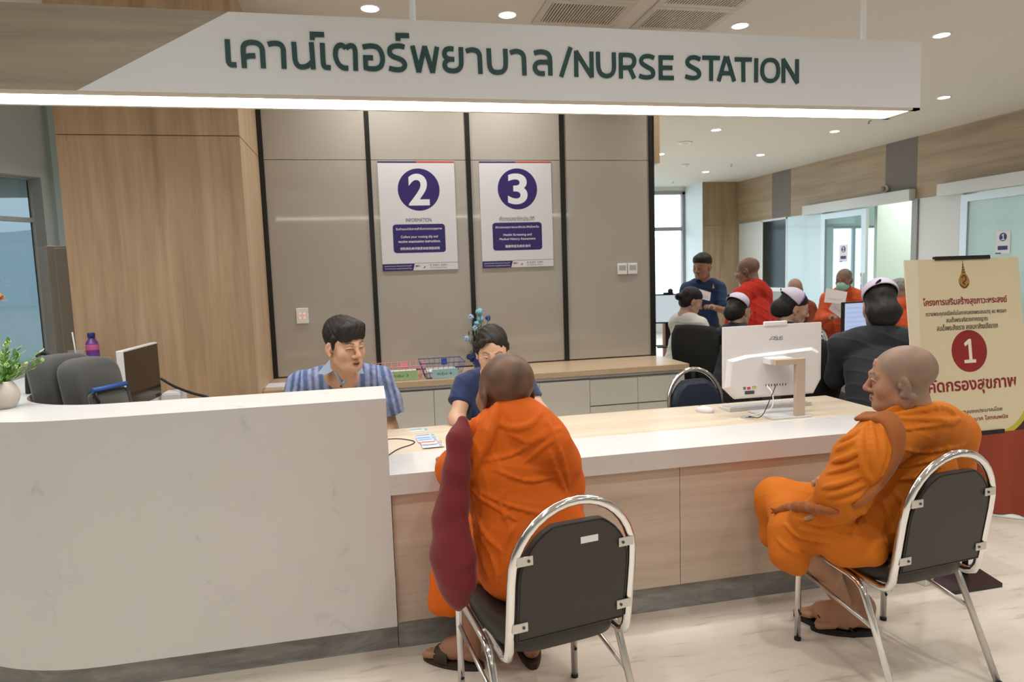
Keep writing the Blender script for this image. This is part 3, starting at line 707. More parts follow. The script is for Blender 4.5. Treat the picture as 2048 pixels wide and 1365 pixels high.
# ================================================================== BANQUET CHAIRS
def make_chair(label, vinyl, loc, rz, group=None, sticker=False, name='banquet_chair'):
    t = thing(name, label, 'chair', loc, rz, group)
    ch, st = M['chrome'], M['satin_steel']
    # back hoop: rails under the seat, rounded bends, arch
    def hp(u, s): return (u, -.222-.075*(s-.40)/.49, s)      # leans back
    pts = [(-.196, .10, .412), (-.198, -.05, .404), (-.199, -.14, .398), (-.2, -.185, .398), (-.2, -.213, .41), (-.2, -.227, .44)]
    pts += [hp(-.2, z) for z in (.50, .58, .66)]
    pts += [hp(-.2*math.cos(a), .675+.218*math.sin(a)) for a in [PI*k/18 for k in range(1, 18)]]
    pts += [hp(.2, z) for z in (.66, .58, .50)]
    pts += [(.2, -.227, .44), (.2, -.213, .41), (.2, -.185, .398), (.199, -.14, .398), (.198, -.05, .404), (.196, .10, .412)]
    MB().tube(pts, .0145, 12).build('back_hoop', ch, t)
    # padded back inside the hoop
    out = []
    zb, r = .468, .182
    for a in [PI*k/20 for k in range(21)]: out.append((r*math.cos(a), .665+.186*math.sin(a)*.97 if True else 0))
    out = [(r, zb), (r, .56)]+[q for q in out]+[(-r, .56), (-r, zb)]
    out = [(u, min(v, .828)) for u, v in out]
    bm = MB(); n = len(out)
    def bp(u, v, d): return (u, -.222-.075*(v-.40)/.49+d, v)
    rings = [(-.012, .985), (-.014, .97), (-.010, 1.0), (.012, 1.0), (.028, .95), (.036, .85), (.038, .6)]
    V = []
    for d, sc in rings: V += [bp(u*sc, .65+(v-.65)*sc, d) for u, v in out]
    F = [tuple(reversed(range(n)))]
    for i in range(len(rings)-1):
        for k in range(n): F.append((i*n+k, i*n+(k+1) % n, (i+1)*n+(k+1) % n, (i+1)*n+k))
    F.append(tuple((len(rings)-1)*n+k for k in range(n)))
    bm.add(V, F); o = bm.build('backrest', vinyl, t)
    # seat pad: rounded, thick, a little dished
    sp = []
    for k in range(48):
        a = 2*PI*k/48; c, s_ = math.cos(a), math.sin(a)
        u = .213*math.copysign(abs(c)**.42, c); v = .215*math.copysign(abs(s_)**.42, s_)
        if v < 0: u *= 1-.10*(-v/.215)
        sp.append((u, v))
    sm_ = MB(); V = []; n = len(sp)
    rg = [(.93, .402), (.985, .408), (1.0, .425), (1.0, .448), (.985, .464), (.94, .474), (.8, .479), (.4, .476), (.05, .474)]
    for sc, z in rg: V += [(u*sc, v*sc, z) for u, v in sp]
    F = [tuple(reversed(range(n)))]
    for i in range(len(rg)-1):
        for k in range(n): F.append((i*n+k, i*n+(k+1) % n, (i+1)*n+(k+1) % n, (i+1)*n+k))
    F.append(tuple((len(rg)-1)*n+k for k in range(n)))
    sm_.add(V, F); sm_.sm = [True]*len(sm_.f); sm_.build('seat', vinyl, t)
    for s in (-1, 1):
        x = s*.226
        MB().tube([(x, .205, .0), (x, .205, .36), (x, .20, .392), (x, .185, .411), (x, .16, .418), (x, .10, .416), (x*1.0, -.06, .402), (x, -.10, .392), (x, -.125, .372), (x, -.142, .34), (x*1.03, -.30, .0)], .0125, 10).build('leg_frame', st if s > 0 else ch, t)
        MB().tube([(x, .205, .315), (x, -.187, .245)], .008, 8).build('brace', st, t)
        for (yy, zz, q) in ((.205, 0, 0), (-.30, 0, 1)):
            MB().lathe([(.0135, 0), (.0135, .014)], (x*(1.03 if q else 1), yy, 0), 10).build('rubber_foot', M['rubber_black'], t)
        MB().lathe([(.006, 0), (.007, .002), (.001, .003)], n=8, M4=Matrix.Translation((x, .205-.0125, .12)) @ Matrix.Rotation(PI/2, 4, 'X')).build('plug', M['rubber_black'], t)
        for z in (.52, .735):
            y = -.222-.075*(z-.40)/.49-.0155
            u0 = s*(.2 if z < .67 else .2*math.cos(math.asin(min(1, (z-.675)/.207))))
            m_ = MB().box(min(u0, u0-s*.05), max(u0, u0-s*.05), y-.003, y+.001, z-.014, z+.014, b=.0012)
            m_.build('bracket', M['satin_steel'] if False else plain('bracket_nickel', (.62, .60, .56), .35, metal=.7), t)
            MB().lathe([(.0045, 0), (.0045, .003)], n=8, M4=Matrix.Translation((u0-s*.036, y-.0028, z)) @ Matrix.Rotation(PI/2, 4, 'X')).build('screw', plain('screw_dark', (.05, .05, .05), .5), t)
    MB().tube([(-.226, -.03, .405), (.226, -.03, .405)], .009, 8).build('cross_bar', st, t)
    if sticker:
        y = -.222-.075*(.765-.40)/.49-.0148
        MB().box(.012, .07, y, y+.001, .756, .776).build('asset_sticker', M['trim_white'], t)
    return t
C1, R1 = (.513, 2.132, 0), .17
C2, R2 = (1.915, 2.198, 0), .10
make_chair('brown vinyl chair with a white sticker, under the robed man with the red bag', M['vinyl_brown'], C1, R1, 'chrome-framed brown visitor chairs', True)
make_chair('brown vinyl banquet chair without sticker, before the number 1 easel board', M['vinyl_brown'], C2, R2, 'chrome-framed brown visitor chairs')
q = px(1410, 733, d=4.40)
make_chair('navy banquet chair behind the white all-in-one computer', M['vinyl_navy'], (q.x-.04, q.y-.27, 0), PI+.12)
q = px(1328, 660, d=6.15)
make_chair('navy banquet chair half hidden by the end of the taupe wall', M['vinyl_navy'], (q.x-.02, q.y+.0, 0), PI+.9)
q = px(1645, 640, d=7.6)
make_chair('navy banquet chair in front of the masked man\'s robe', M['vinyl_navy'], (q.x-.16, q.y+.10, 0), -.5)

# ================================================================== ON THE LOW COUNTER: ALL-IN-ONE COMPUTER
TZ = .7605
a = px(1447, 655, Y=3.19); b = px(1643, 645, Y=3.19); bl = px(1470, 799, Y=3.19)
x0, x1, zt, zb_ = a.x, b.x, (a.z+b.z)/2, bl.z
wpl = plain('white_plastic', (.70, .69, .69), .38)
t = thing('desktop_computer', 'white all-in-one computer seen from behind on the oak shelf', 'computer', (px(1540, 825, Z=.76).x, 3.15, TZ))
XM = (x0+x1)/2; WD = x1-x0; HT = zt-zb_
o = [(-.5*WD, 0), (.5*WD, 0), (.5*WD, -HT*.80), (.5*WD-.045, -HT), (-.5*WD+.065, -HT), (-.5*WD, -HT*.84)]
o = list(reversed(o))
fb = lambda u, v, d: (XM+u, 3.19-d, zt+v)
MB().prism(o, fb, -.016, 0).build('case', wpl, t, world=True)
bulge = [(-.5*WD+.02, -HT*.45), (-.5*WD+.12, -HT*.40), (.5*WD-.06, -HT*.345), (.5*WD-.02, -HT*.40), (.5*WD-.006, -HT*.80), (.5*WD-.05, -HT+.004), (-.5*WD+.07, -HT+.004), (-.5*WD+.005, -HT*.83)]
bulge = list(reversed(bulge)); n = len(bulge); mb = MB()
cx_ = sum(u for u, v in bulge)/n; cy_ = sum(v for u, v in bulge)/n
V = [fb(u, v, 0) for u, v in bulge]+[fb(cx_+(u-cx_)*.965, cy_+(v-cy_)*.94, .018) for u, v in bulge]+[fb(cx_+(u-cx_)*.93, cy_+(v-cy_)*.89, .024) for u, v in bulge]
mb.add(V, [(i, (i+1) % n, n+(i+1) % n, n+i) for i in range(n)]+[(n+i, n+(i+1) % n, 2*n+(i+1) % n, 2*n+i) for i in range(n)]+[tuple(range(2*n, 3*n))]).build('rear_cover', wpl, t, world=True)
xa, xb = px(1529, 645, Y=3.19).x, px(1574, 643, Y=3.19).x
MB().box(xa, xb, 3.185, 3.205, zt-.006, zt+.018, b=.004).build('camera_bump', wpl, t, world=True)
MB().box(x0+.006, x1-.006, 3.2061, 3.2075, zb_+.03, zt-.006).build('screen', plain('black_screen', (.01, .01, .012), .15), t, world=True)
c = px(1551, 677, Y=3.19)
ink = plain('logo_grey', (.16, .18, .24), .35, metal=.3)
lg = MB(); L0 = .066
def LS(pts, w=.0026): strokes(lg, pts, w, lambda u, v, d: (c.x+u, 3.19-d, c.z+v+u*.0), .0, .0006)
LS([(-.036, -.0085), (-.022, .0085), (-.006, .0085)]); LS([(-.0285, -.0035), (-.0075, -.0035)]); LS([(-.006, .0085), (-.0095, -.0085)])
for q in ((-.004, .018),): pass
LS([(.011, .0085), (-.0035, .0085), (-.0035, .001), (.0095, .001), (.0095, -.0085), (-.006, -.0085)])
LS([(.0135, .0085), (.0135, -.0085), (.0245, -.0085), (.0245, .0085)]); LS([(.0425, .0085), (.028, .0085), (.028, .001), (.0405, .001), (.0405, -.0085), (.027, -.0085)])
lg.build('logo', ink, t, world=True)
ac = plain('stand_champagne', (.50, .39, .30), .45)
q0, q1 = px(1589, 800, Y=3.09).x, px(1607, 800, Y=3.09).x
zt_arm = px(1600, 716, Y=3.10).z
MB().box(q0, q1, 3.075, 3.10, TZ+.008, zt_arm, b=.002).build('stand_post', ac, t, world=True)
MB().box(px(1548, 720, Y=3.09).x, q0+.001, 3.075, 3.10, zt_arm-.03, zt_arm, b=.002).build('stand_arm', ac, t, world=True)
MB().box(px(1536, 715, Y=3.12).x, px(1581, 715, Y=3.12).x, 3.0995, 3.168, zt_arm-.028, zt_arm+.004, b=.003).build('hinge_block', wpl, t, world=True)
f0, f1 = px(1538, 838, Z=TZ), px(1607, 832, Z=TZ); f2 = px(1488, 822, Z=TZ)
MB().prism([(f2.x, 3.285), (f0.x, 3.062), (f1.x+.02, 3.062), (f1.x+.02, 3.285)], lambda u, v, d: (u, v, TZ+d), 0, .008).build('stand_base', plain('silver_white', (.62, .63, .64), .3), t, world=True)
for k in range(8):
    u = 1531+k*5.6; w_ = px(u, 771-.8*k*.4, Y=3.17)
    MB().box(w_.x-.0022, w_.x+.0022, 3.1652, 3.168, w_.z-.006, w_.z+.006).build('port', M['rubber_black'], t, world=True)
for (u, v, w, h, cl) in ((1489, 777, .014, .014, (.12, .16, .13)), (1497.5, 777, .018, .014, (.55, .05, .09)), (1508, 775, .024, .015, (.55, .48, .12)), (1499, 785.5, .054, .018, (.06, .06, .06))):
    w_ = px(u, v, Y=3.166); MB().box(w_.x-w/2, w_.x+w/2, 3.1645, 3.1665, w_.z-h/2, w_.z+h/2).build('sticker', plain('sticker_%d' % int(u*10), cl, .5), t, world=True)
g = px(1495, 836, Z=.7595)
t2 = thing('cable_grommet', 'round grey cable grommet in the oak shelf before the computer', 'grommet', (g.x, g.y, .7595))
MB().lathe([(.034, 0), (.034, .002), (.029, .0035), (.026, .0012), (.001, .0012)], n=24).build('ring', M['frame_grey'], t2)
MB().box(-.012, .02, -.006, .006, .001, .0018).build('slot', M['rubber_black'], t2)
p0, p1 = px(1553, 770, Y=3.15), Vector((g.x+.006, g.y, .766))
tag(MB().tube(spline([(p0.x, 3.155, p0.z), (p0.x-.03, 3.12, p0.z-.012), (p0.x-.075, 3.09, p0.z-.06), (p0.x-.12, 3.10, p0.z-.15), tuple(p1)], 6), .0022, 8).build('power_cable', M['rubber_black']), 'thin black cable from the computer\'s back to the grommet', 'cable')
p0 = px(1535, 772, Y=3.15)
tag(MB().tube(spline([(p0.x, 3.155, p0.z), (p0.x+.004, 3.11, p0.z-.04), (p0.x-.02, 3.09, p0.z-.11), tuple(p1+Vector((.008, .004, 0)))], 6), .003, 8).build('network_cable', M['trim_white']), 'white cable from the computer\'s back to the grommet', 'cable')
k0, k1 = px(1432, 814, Z=TZ), px(1592, 802, Z=TZ)
t = thing('keyboard', 'slim white keyboard behind the computer\'s stand', 'keyboard', ((k0.x+k1.x)/2, 3.385, TZ), .0)
kw = (k1.x-k0.x)/2
MB().prism([(-.065, 0), (.065, 0), (.065, .007), (-.065, .02)], lambda u, v, d: (d, u, v), -kw, kw).build('base', plain('key_white', (.66, .66, .67), .4), t)
for r in range(4):
    for k in range(14):
        x = -kw+.014+k*(2*kw-.028)/14; y = -.05+r*.026; z = .02-(y+.065)*.1
        MB().box(x+.002, x+(2*kw-.028)/14-.002, y, y+.021, z-.002, z+.003, b=.001).build('key', plain('key_grey', (.47, .48, .50), .5), t)
m0 = px(1410, 824, Z=TZ)
t = thing('mouse', 'white computer mouse on the oak shelf left of the keyboard', 'mouse', (m0.x, m0.y, TZ), .55)
MB().ball((0, 0, .008), (.031, .054, .024), 20, 12, M4=None).build('body', wpl, t)
bpy.data.objects['body'].scale = (1, 1, 1)
MB().box(-.003, .003, .02, .04, .024, .031, b=.0012).build('wheel', M['frame_grey'], t)

# ================================================================== CARDS AND CABLE ON THE LOW COUNTER
for k, (u, v, rz, cl, lb) in enumerate(((838, 860.5, .10, (.55, .66, .66), 'pale printed card lying alone furthest back on the oak shelf'), (851, 872, .08, (.50, .60, .70), 'pale blue card at the top of the small row'), (853, 877, .10, (.45, .55, .68), 'blue-edged card second in the small row'), (856, 881, .06, (.52, .62, .72), 'pale blue card third in the small row'), (862, 886, .0, (.72, .72, .73), 'card with a red border near the red bag'), (866, 892, .03, (.60, .68, .76), 'pale card nearest the white ledge beside the red-bordered one'))):
    c = px(u, v, Z=.7605+.0011*k)
    t = thing('printed_card', lb, 'card', (c.x, c.y, .7598+.0011*k), rz, 'printed cards on the counter')
    MB().box(-.05, .05, -.027, .027, 0, .001).build('sheet', plain('card_%d' % k, cl, .4), t)
    MB().box(-.045, .02, .008, .022, .001, .0013).build('print', plain('card_print_%d' % k, (.16, .26, .46) if k != 4 else (.62, .12, .08), .5), t)
    MB().box(.028, .044, -.018, .018, .001, .0013).build('print', plain('card_print_b', (.30, .36, .42), .5), t)
    if k == 4:
        fr = MB()
        for q in ((-.05, .05, -.027, -.023), (-.05, .05, .023, .027), (-.05, -.046, -.023, .023), (.046, .05, -.023, .023)): fr.box(*q, .001, .0014)
        fr.build('border', plain('card_red', (.66, .14, .08), .5), t)
cp = [(758, 880), (775, 879), (795, 878), (815, 880), (829, 884), (822, 890), (806, 895), (792, 901), (780, 909), (768, 918)]
tag(MB().tube(spline([tuple(px(u, v, Z=.7625)) for u, v in cp], 5), .0022, 8).build('cable', M['rubber_black']), 'thin black cable looping out from behind the tall counter', 'cable')

# ================================================================== ON THE BACK WORKTOP
c = px(560, 771, Z=WZ)
t = thing('paper_sheet', 'white paper sheet on the worktop beside the oak return', 'paper', (c.x, c.y, WZ), .0)
MB().box(-.15, .12, -.10, .10, .0003, .004).build('sheet', plain('paper_white', (.78, .77, .78), .6), t)
MB().box(-.14, .11, -.09, .09, .004, .0046).build('top_sheet', plain('paper_lilac', (.72, .71, .74), .6), t)
def basket(c, w, d, h, mt, card, txt, label):
    t = thing('wire_basket', label, 'basket', (c.x, c.y, WZ), 0)
    def P(u, v, z): f = 1+.28*z/h; return (u*w/2*f, d/2+v*d/2*f, z+.003)
    m = MB()
    for z in (0, h): m.tube([P(*q, z) for q in ((-1, -1), (1, -1), (1, 1), (-1, 1))], .0032 if z else .0025, 6, closed=True)
    m.build('rim', mt, t)
    m = MB()
    for z in (h*.33, h*.66): m.tube([P(*q, z) for q in ((-1, -1), (1, -1), (1, 1), (-1, 1))], .0016, 5, closed=True)
    for k in range(9):
        u = -1+2*k/8
        for v in (-1, 1): m.tube([P(u, v, 0), P(u, v, h)], .0016, 5)
        m.tube([P(u, -1, 0), P(u, 1, 0)], .0016, 5)
        if k % 2 == 0:
            for s in (-1, 1): m.tube([P(s, u, 0), P(s, u, h)], .0016, 5)
    m.build('mesh', mt, t)
    MB().box(w*.06, w*.24, d*1.10, d*1.12, h*.55, h*.98).build('back_tag', mt, t)
    cm = plain('name_card_'+txt[-1], card, .6); f = MB().box(-w*.34, w*.42, -.022, -.020, .004, .072); f.build('card', cm, t)
    text('lettering', txt, plain('pencil', (.06, .07, .06), .6), t, (c.x+w*.03, c.y-.0222, WZ+.036), h=.030, w=.105)
    MB().box(-w*.44, w*.44, .02, d*.95, .006, .05).build('papers', plain('paper_'+txt[-1], (.72, .70, .70), .6), t)
basket(px(800, 763, Z=WZ)+Vector((0, .03, 0)), .30, .22, .10, plain('pink_wire', (.80, .28, .33), .45), (.36, .55, .26), 'กลุ่ม 3', 'pink wire basket with a green name card')
basket(px(888, 758, Z=WZ)+Vector((0, .03, 0)), .25, .24, .115, plain('blue_wire', (.035, .07, .32), .4), (.36, .58, .58), 'กลุ่ม 4', 'blue wire basket with a pale teal name card')
c = px(948, 722, Z=WZ+.02)
t = thing('flower_vase', 'glossy dark blue vase of artificial blue flowers behind the woman', 'vase', (c.x, 5.18, WZ))
MB().lathe([(.045, 0), (.075, .03), (.082, .07), (.07, .115), (.045, .14), (.05, .16)], n=24).build('vase', plain('cobalt', (.012, .03, .16), .12, coat=.6), t)
rnd = random.Random(3)
def flower(u, v, r, cl, kind):
    w = px(u, v, Y=5.17); m = MB(); iv = WM[t.name].inverted(); w = iv @ w
    if kind == 'ball':
        for k in range(40):
            a = rnd.random()*2*PI; z = rnd.uniform(-1, 1); q = math.sqrt(1-z*z)
            m.ball((w.x+r*.75*q*math.cos(a), w.y+r*.75*q*math.sin(a), w.z+r*.75*z), r*.33, 6, 4)
    else:
        for k in range(11):
            a = 2*PI*k/5.5+rnd.random()*.5; tl = .35+.4*(k % 2)
            M4 = Matrix.Translation(w) @ Matrix.Rotation(a, 4, 'Y') @ Matrix.Rotation(-.4-tl, 4, 'X')
            m.ball((0, 0, r*.55), (r*.42, r*.10, r*.55), 8, 6, M4=M4)
    m.build('bloom', cl, t)
    MB().tube(spline([(0, 0, .15), ((w.x)*.4, w.y*.5, (w.z+.15)*.5), tuple(w)], 4), .003, 6).build('stem', plain('stem_green', (.10, .17, .09), .6), t)
pal = plain('petal_pale', (.42, .55, .78), .6); cy_m = plain('petal_cyan', (.22, .52, .62), .6); nv = plain('petal_navy', (.03, .06, .22), .6)
for u, v, r, cl, kd in ((942, 635, .022, pal, 'ball'), (949, 657, .022, pal, 'ball'), (933, 678, .022, pal, 'ball'), (960, 625, .04, cy_m, 'f'), (962, 640, .035, cy_m, 'f'), (955, 648, .03, cy_m, 'f'), (977, 637, .03, nv, 'f'), (950, 690, .03, nv, 'f'), (944, 716, .05, nv, 'f'), (962, 700, .04, nv, 'f')):
    flower(u, v, r, cl, kd)
lf = MB()
for k in range(34):
    w = WM[t.name].inverted() @ px(rnd.uniform(938, 968), rnd.uniform(650, 712), Y=5.17+rnd.uniform(-.03, .04))
    lf.ball((0, 0, .02), (.008, .002, .024), 6, 4, M4=Matrix.Translation(w) @ Matrix.Rotation(rnd.random()*6, 4, 'Z') @ Matrix.Rotation(rnd.uniform(-1, 1), 4, 'X'))
lf.build('foliage', plain('leaf_dull', (.16, .22, .13), .6), t)

# ================================================================== BEHIND THE TALL COUNTER
p1, p2 = px(245, 701, d=3.5), px(314, 682, d=3.97)
t = thing('monitor', 'white-framed computer screen switched off, behind the tall counter', 'monitor', ((p1.x+p2.x)/2, (p1.y+p2.y)/2, .758), math.atan2(p2.y-p1.y, p2.x-p1.x))
hw = math.hypot(p2.x-p1.x, p2.y-p1.y)/2; zt = 1.218-.758
MB().box(-hw, hw, .0, .035, zt-.385, zt, b=.004).build('case', wpl, t)
MB().box(-hw+.008, hw-.008, -.0025, .001, zt-.315, zt-.008).build('screen', plain('screen_brown', (.035, .024, .018), .16), t)
MB().box(-.035, .035, .033, .05, 0.01, zt-.2, b=.004).build('stand', M['alu'], t)
MB().box(-.12, .12, -.07, .13, 0, .012, b=.003).build('foot', M['alu'], t)
c1, c2 = px(327, 763, d=3.98), px(415, 795, d=3.55)
tag(MB().tube(spline([tuple(px(166, 714, d=4.7)), tuple(px(205, 721, d=4.62)), tuple(px(243, 723, d=4.55))], 8), .008, 8).build('cable', M['rubber_black']), 'black cable along the oak wall left of the switched-off screen', 'cable')
tag(MB().tube(spline([tuple(px(322, 758, d=4.1)), tuple(px(350, 774, d=4.05)), tuple(px(385, 787, d=3.95)), tuple(px(418, 796, d=3.9)), tuple(px(445, 812, d=3.85)), tuple(px(450, 850, d=3.8))], 8), .008, 8).build('cable', M['rubber_black']), 'black cable drooping right of the switched-off screen', 'cable')
c = px(341, 790, d=3.95)
t = thing('paper_tray', 'white tray of papers right of the switched-off screen', 'tray', (c.x, c.y+.06, .758))
MB().box(-.055, .05, -.05, .10, .0, c.z-.758, b=.004).build('case', plain('tray_white', (.66, .66, .66), .5), t)
MB().box(-.05, .045, -.045, .09, c.z-.758, c.z-.752).build('sheet', M['paper_white'], t)
c = px(240, 792, d=3.42)
t = thing('small_box', 'small white box left of the switched-off screen', 'box', (c.x-.03, c.y, .758), .3)
MB().box(-.04, .03, -.03, .05, 0, c.z-.758, b=.006).build('body', plain('box_ivory', (.62, .60, .57), .4), t)
MB().box(-.035, .025, -.025, .045, c.z-.758, c.z-.756).build('lid', M['paper_white'], t)
# backpack
c = px(176, 760, d=3.15); c.z -= .045
bag = plain('bag_grey', (.055, .055, .052), .85, bump=(400, .3, .001), sheen=.2); bagd = plain('bag_black', (.018, .018, .018), .8, bump=(400, .3, .001))
t = thing('backpack', 'dark grey backpack with a blue zip pocket standing on the desk', 'backpack', (c.x, c.y, .758), 1.15)
def slab(x0, x1, y0, y1, z0, z1, r, name, mt, lean=0.):
    m = MB(); pr = []
    for k in range(33):
        a = PI*k/32; u = (x0+x1)/2+(x1-x0)/2*math.copysign(abs(math.cos(a))**.55, math.cos(a)); v = z1-r+r*abs(math.sin(a))**.6; pr.append((u, v))
    pr = [(x1, z0)]+pr+[(x0, z0)]; n = len(pr); cx, cz = (x0+x1)/2, (z0+z1)/2
    rg = [(y0, .86), (y0+.012, .96), (y0+.03, 1.), (y1-.03, 1.), (y1-.012, .96), (y1, .86)]; V = []
    for y, s in rg: V += [(cx+(u-cx)*s, y+lean*(cz+(v-cz)*s), cz+(v-cz)*s) for u, v in pr]
    F = [tuple(reversed(range(n)))]+[(i*n+k, i*n+(k+1) % n, (i+1)*n+(k+1) % n, (i+1)*n+k) for i in range(len(rg)-1) for k in range(n)]+[tuple((len(rg)-1)*n+k for k in range(n))]
    m.add(V, F); m.sm = [True]*len(m.f); return m.build(name, mt, t)
BZ = c.z-.758
LN = .17
slab(-.14, .14, .0, .135, 0, BZ+.165, .09, 'main_body', bag, LN)
slab(-.13, .13, -.145, -.015, 0, BZ+.150, .11, 'front_compartment', bag, LN)
slab(-.11, .11, -.168, -.143, .02, BZ+.0, .03, 'front_pocket', bag, LN)
yz = lambda y, z: y+LN*z
MB().tube([(-.10, yz(-.172, BZ+.012), BZ+.012), (.10, yz(-.172, BZ+.012), BZ+.012)], .011, 8).build('zip_pocket', plain('zip_blue', (.02, .08, .30), .5), t)
MB().tube([(-.09, yz(-.176, BZ), BZ), (-.085, yz(-.180, BZ-.05), BZ-.05)], .006, 6).build('zip_pull', M['rubber_black'], t)
MB().tube(spline([(-.02, yz(.125, BZ+.13), BZ+.13), (-.02, yz(.165, BZ+.165), BZ+.165), (.03, yz(.17, BZ+.165), BZ+.165), (.03, yz(.13, BZ+.13), BZ+.13)], 6), .010, 8).build('haul_loop', bagd, t)
for s_ in (-.09, .07):
    MB().tube(spline([(s_, yz(.13, BZ+.12), BZ+.12), (s_, yz(.165, BZ+.06), BZ+.06), (s_, yz(.19, BZ-.10), BZ-.10), (s_, yz(.15, .04), .04)], 6), .017, 8).build('shoulder_strap', bagd, t)
# drink cup and bottle on the counter's back arm
c = px(163, 716, Y=4.52)
t = thing('drink_cup', 'clear plastic cup of iced coffee with a white straw', 'cup', (-1.70, 4.42, 1.0755))
clr = glass('clear_plastic', (.93, .93, .93), .16)
MB().lathe([(.030, 0), (.045, .105), (.050, .108), (.046, .112)], n=24).build('cup', clr, t)
MB().lathe([(.028, .002), (.040, .075), (.001, .076)], n=24).build('coffee', plain('latte', (.48, .29, .15), .4), t)
MB().tube([(.0, 0, .02), (-.012, .0, .215)], .0042, 8).build('straw', M['trim_white'], t)
t = thing('bottle', 'purple drink bottle with a dark blue cap behind the cup', 'bottle', (-1.655, 4.535, 1.0755))
MB().lathe([(.032, 0), (.036, .01), (.036, .115), (.033, .14), (.018, .165), (.018, .17)], n=24).build('body', plain('purple_plastic', (.16, .05, .30), .2), t)
MB().lathe([(.0365, .095), (.0368, .1), (.0368, .125), (.0362, .128)], n=24).build('label_band', plain('pink_label', (.55, .12, .28), .4), t)
MB().lathe([(.021, .168), (.021, .195), (.018, .2), (.001, .201)], n=20).build('cap', plain('cap_blue', (.015, .03, .17), .35), t)

# potted artificial plant at the counter's left end
c = px(-6, 822, Z=1.075)
t = thing('potted_plant', 'small artificial green plant in a ribbed beige pot on the counter\'s left end', 'plant', (c.x, c.y+.055, 1.0755))
MB().lathe([(.040, 0)]+[(.040+.022*math.sin(PI*k/16)**.8+(.0007 if k % 2 else -.0007)-.006*k/16, .004+.105*k/16) for k in range(17)]+[(.028, .107), (.026, .098), (.001, .096)], n=36).build('pot', plain('ribbed_stone', (.50, .45, .40), .75), t)
rnd = random.Random(11); lv = MB(); bd = MB(); stm = MB()
tip = []
for k in range(26):
    a = rnd.random()*2*PI; e = rnd.uniform(.5, 1.4); L = rnd.uniform(.09, .185)
    d = Vector((math.cos(a)*math.cos(e), math.sin(a)*math.cos(e), math.sin(e))); p = Vector((d.x*.01, d.y*.01, .095))
    q = p+d*L+Vector((0, 0, -.01)); stm.tube(spline([tuple(p), tuple(p+d*L*.5+Vector((0, 0, .008))), tuple(q)], 4), .0016, 5); tip.append((p, q, d))
def leaf(mb, at, d, L, w):
    z = d.normalized(); x = z.cross(Vector((0, 0, 1))); x = x.normalized() if x.length > .01 else Vector((1, 0, 0)); y = z.cross(x)
    M4 = Matrix(((x.x, y.x, z.x, at.x), (x.y, y.y, z.y, at.y), (x.z, y.z, z.z, at.z), (0, 0, 0, 1)))
    pr = [(0, 0), (.7, .3), (1, .55), (.75, .8), (0, 1)]
    v = [M4 @ Vector((w*a, abs(w*a)*.35, L*b)) for a, b in pr]+[M4 @ Vector((-w*a, abs(w*a)*.35, L*b)) for a, b in pr[1:4]]+[M4 @ Vector((0, 0, L*b)) for b in (.3, .55, .8)]
    mb.add(v, [(0, 1, 8), (8, 1, 2, 9), (9, 2, 3, 10), (10, 3, 4), (0, 8, 5), (8, 9, 6, 5), (9, 10, 7, 6), (10, 4, 7)], 0, True)
lm = plain('leaf_green', (.14, .30, .055), .5); lm2 = plain('leaf_pale', (.36, .50, .20), .5)
for p, q, d in tip:
    m = MB()
    for j in range(11):
        f = .25+.75*j/10; at = p.lerp(q, f); dd = (d+Vector((rnd.uniform(-1, 1), rnd.uniform(-1, 1), rnd.uniform(-.6, .9)))).normalized()
        leaf(m, at, dd, rnd.uniform(.022, .036), .0075)
    m.build('leaf_spray', lm if rnd.random() < .7 else lm2, t)
    if rnd.random() < .55:
        b_ = MB(); w_ = q+d*.004
        for j in range(26):
            a = rnd.random()*2*PI; z = rnd.uniform(-1, 1); r = math.sqrt(1-z*z); b_.ball((w_.x+.009*r*math.cos(a), w_.y+.009*r*math.sin(a), w_.z+.009*z), .0032, 5, 4)
        b_.build('flower_head', lm2, t)
stm.build('stems', lm, t)
w = WM[t.name].inverted() @ px(-4, 600, d=3.05)
MB().tube(spline([(0, 0, .09), (.0, .01, .18), (w.x, w.y, w.z)], 5), .002, 6).build('flower_stem', lm, t)
m = MB()
for k in range(34):
    a = rnd.random()*2*PI; e = rnd.uniform(-.3, 1.3); leaf(m, w, Vector((math.cos(a)*math.cos(e), math.sin(a)*math.cos(e), math.sin(e))), .034, .006)
m.build('orange_flower', plain('petal_orange', (.72, .30, .03), .5), t)

# steel locker behind
pa, pb = px(80, 493, Z=1.85), px(92, 492, Z=1.85)
t = thing('steel_locker', 'grey steel locker with louvres behind the oak wall', 'locker', (pb.x, pb.y, 0), math.radians(30))
lk = plain('locker_grey', (.25, .235, .205), .45)
MB().box(0, .38, 0.01, .42, 0, 1.85, b=.004).build('case', lk, t)
MB().box(.045, .37, -.008, .009, .06, 1.835, b=.003).build('door', lk, t)
for k in range(7):
    z = 1.74-.05*k; MB().prism([(0, 0), (-.009, -.004), (-.009, -.016), (0, -.018)], lambda u, v, d: (d, -.008+u, z+v), .16, .30).build('louvre', lk, t)
MB().box(.05, .085, -.02, -.008, .95, 1.07, b=.003).build('handle', M['alu'], t)
t = thing('box', 'dark framed box on top of the steel locker', 'box', (-2.02, 5.55, 1.8505), math.radians(30))
MB().box(0, .2, 0, .2, 0, .135, b=.003).build('body', plain('box_dark', (.03, .03, .03), .4), t)
MB().box(.02, .18, -.003, .001, .02, .115).build('face', plain('box_face', (.12, .12, .12), .4), t)

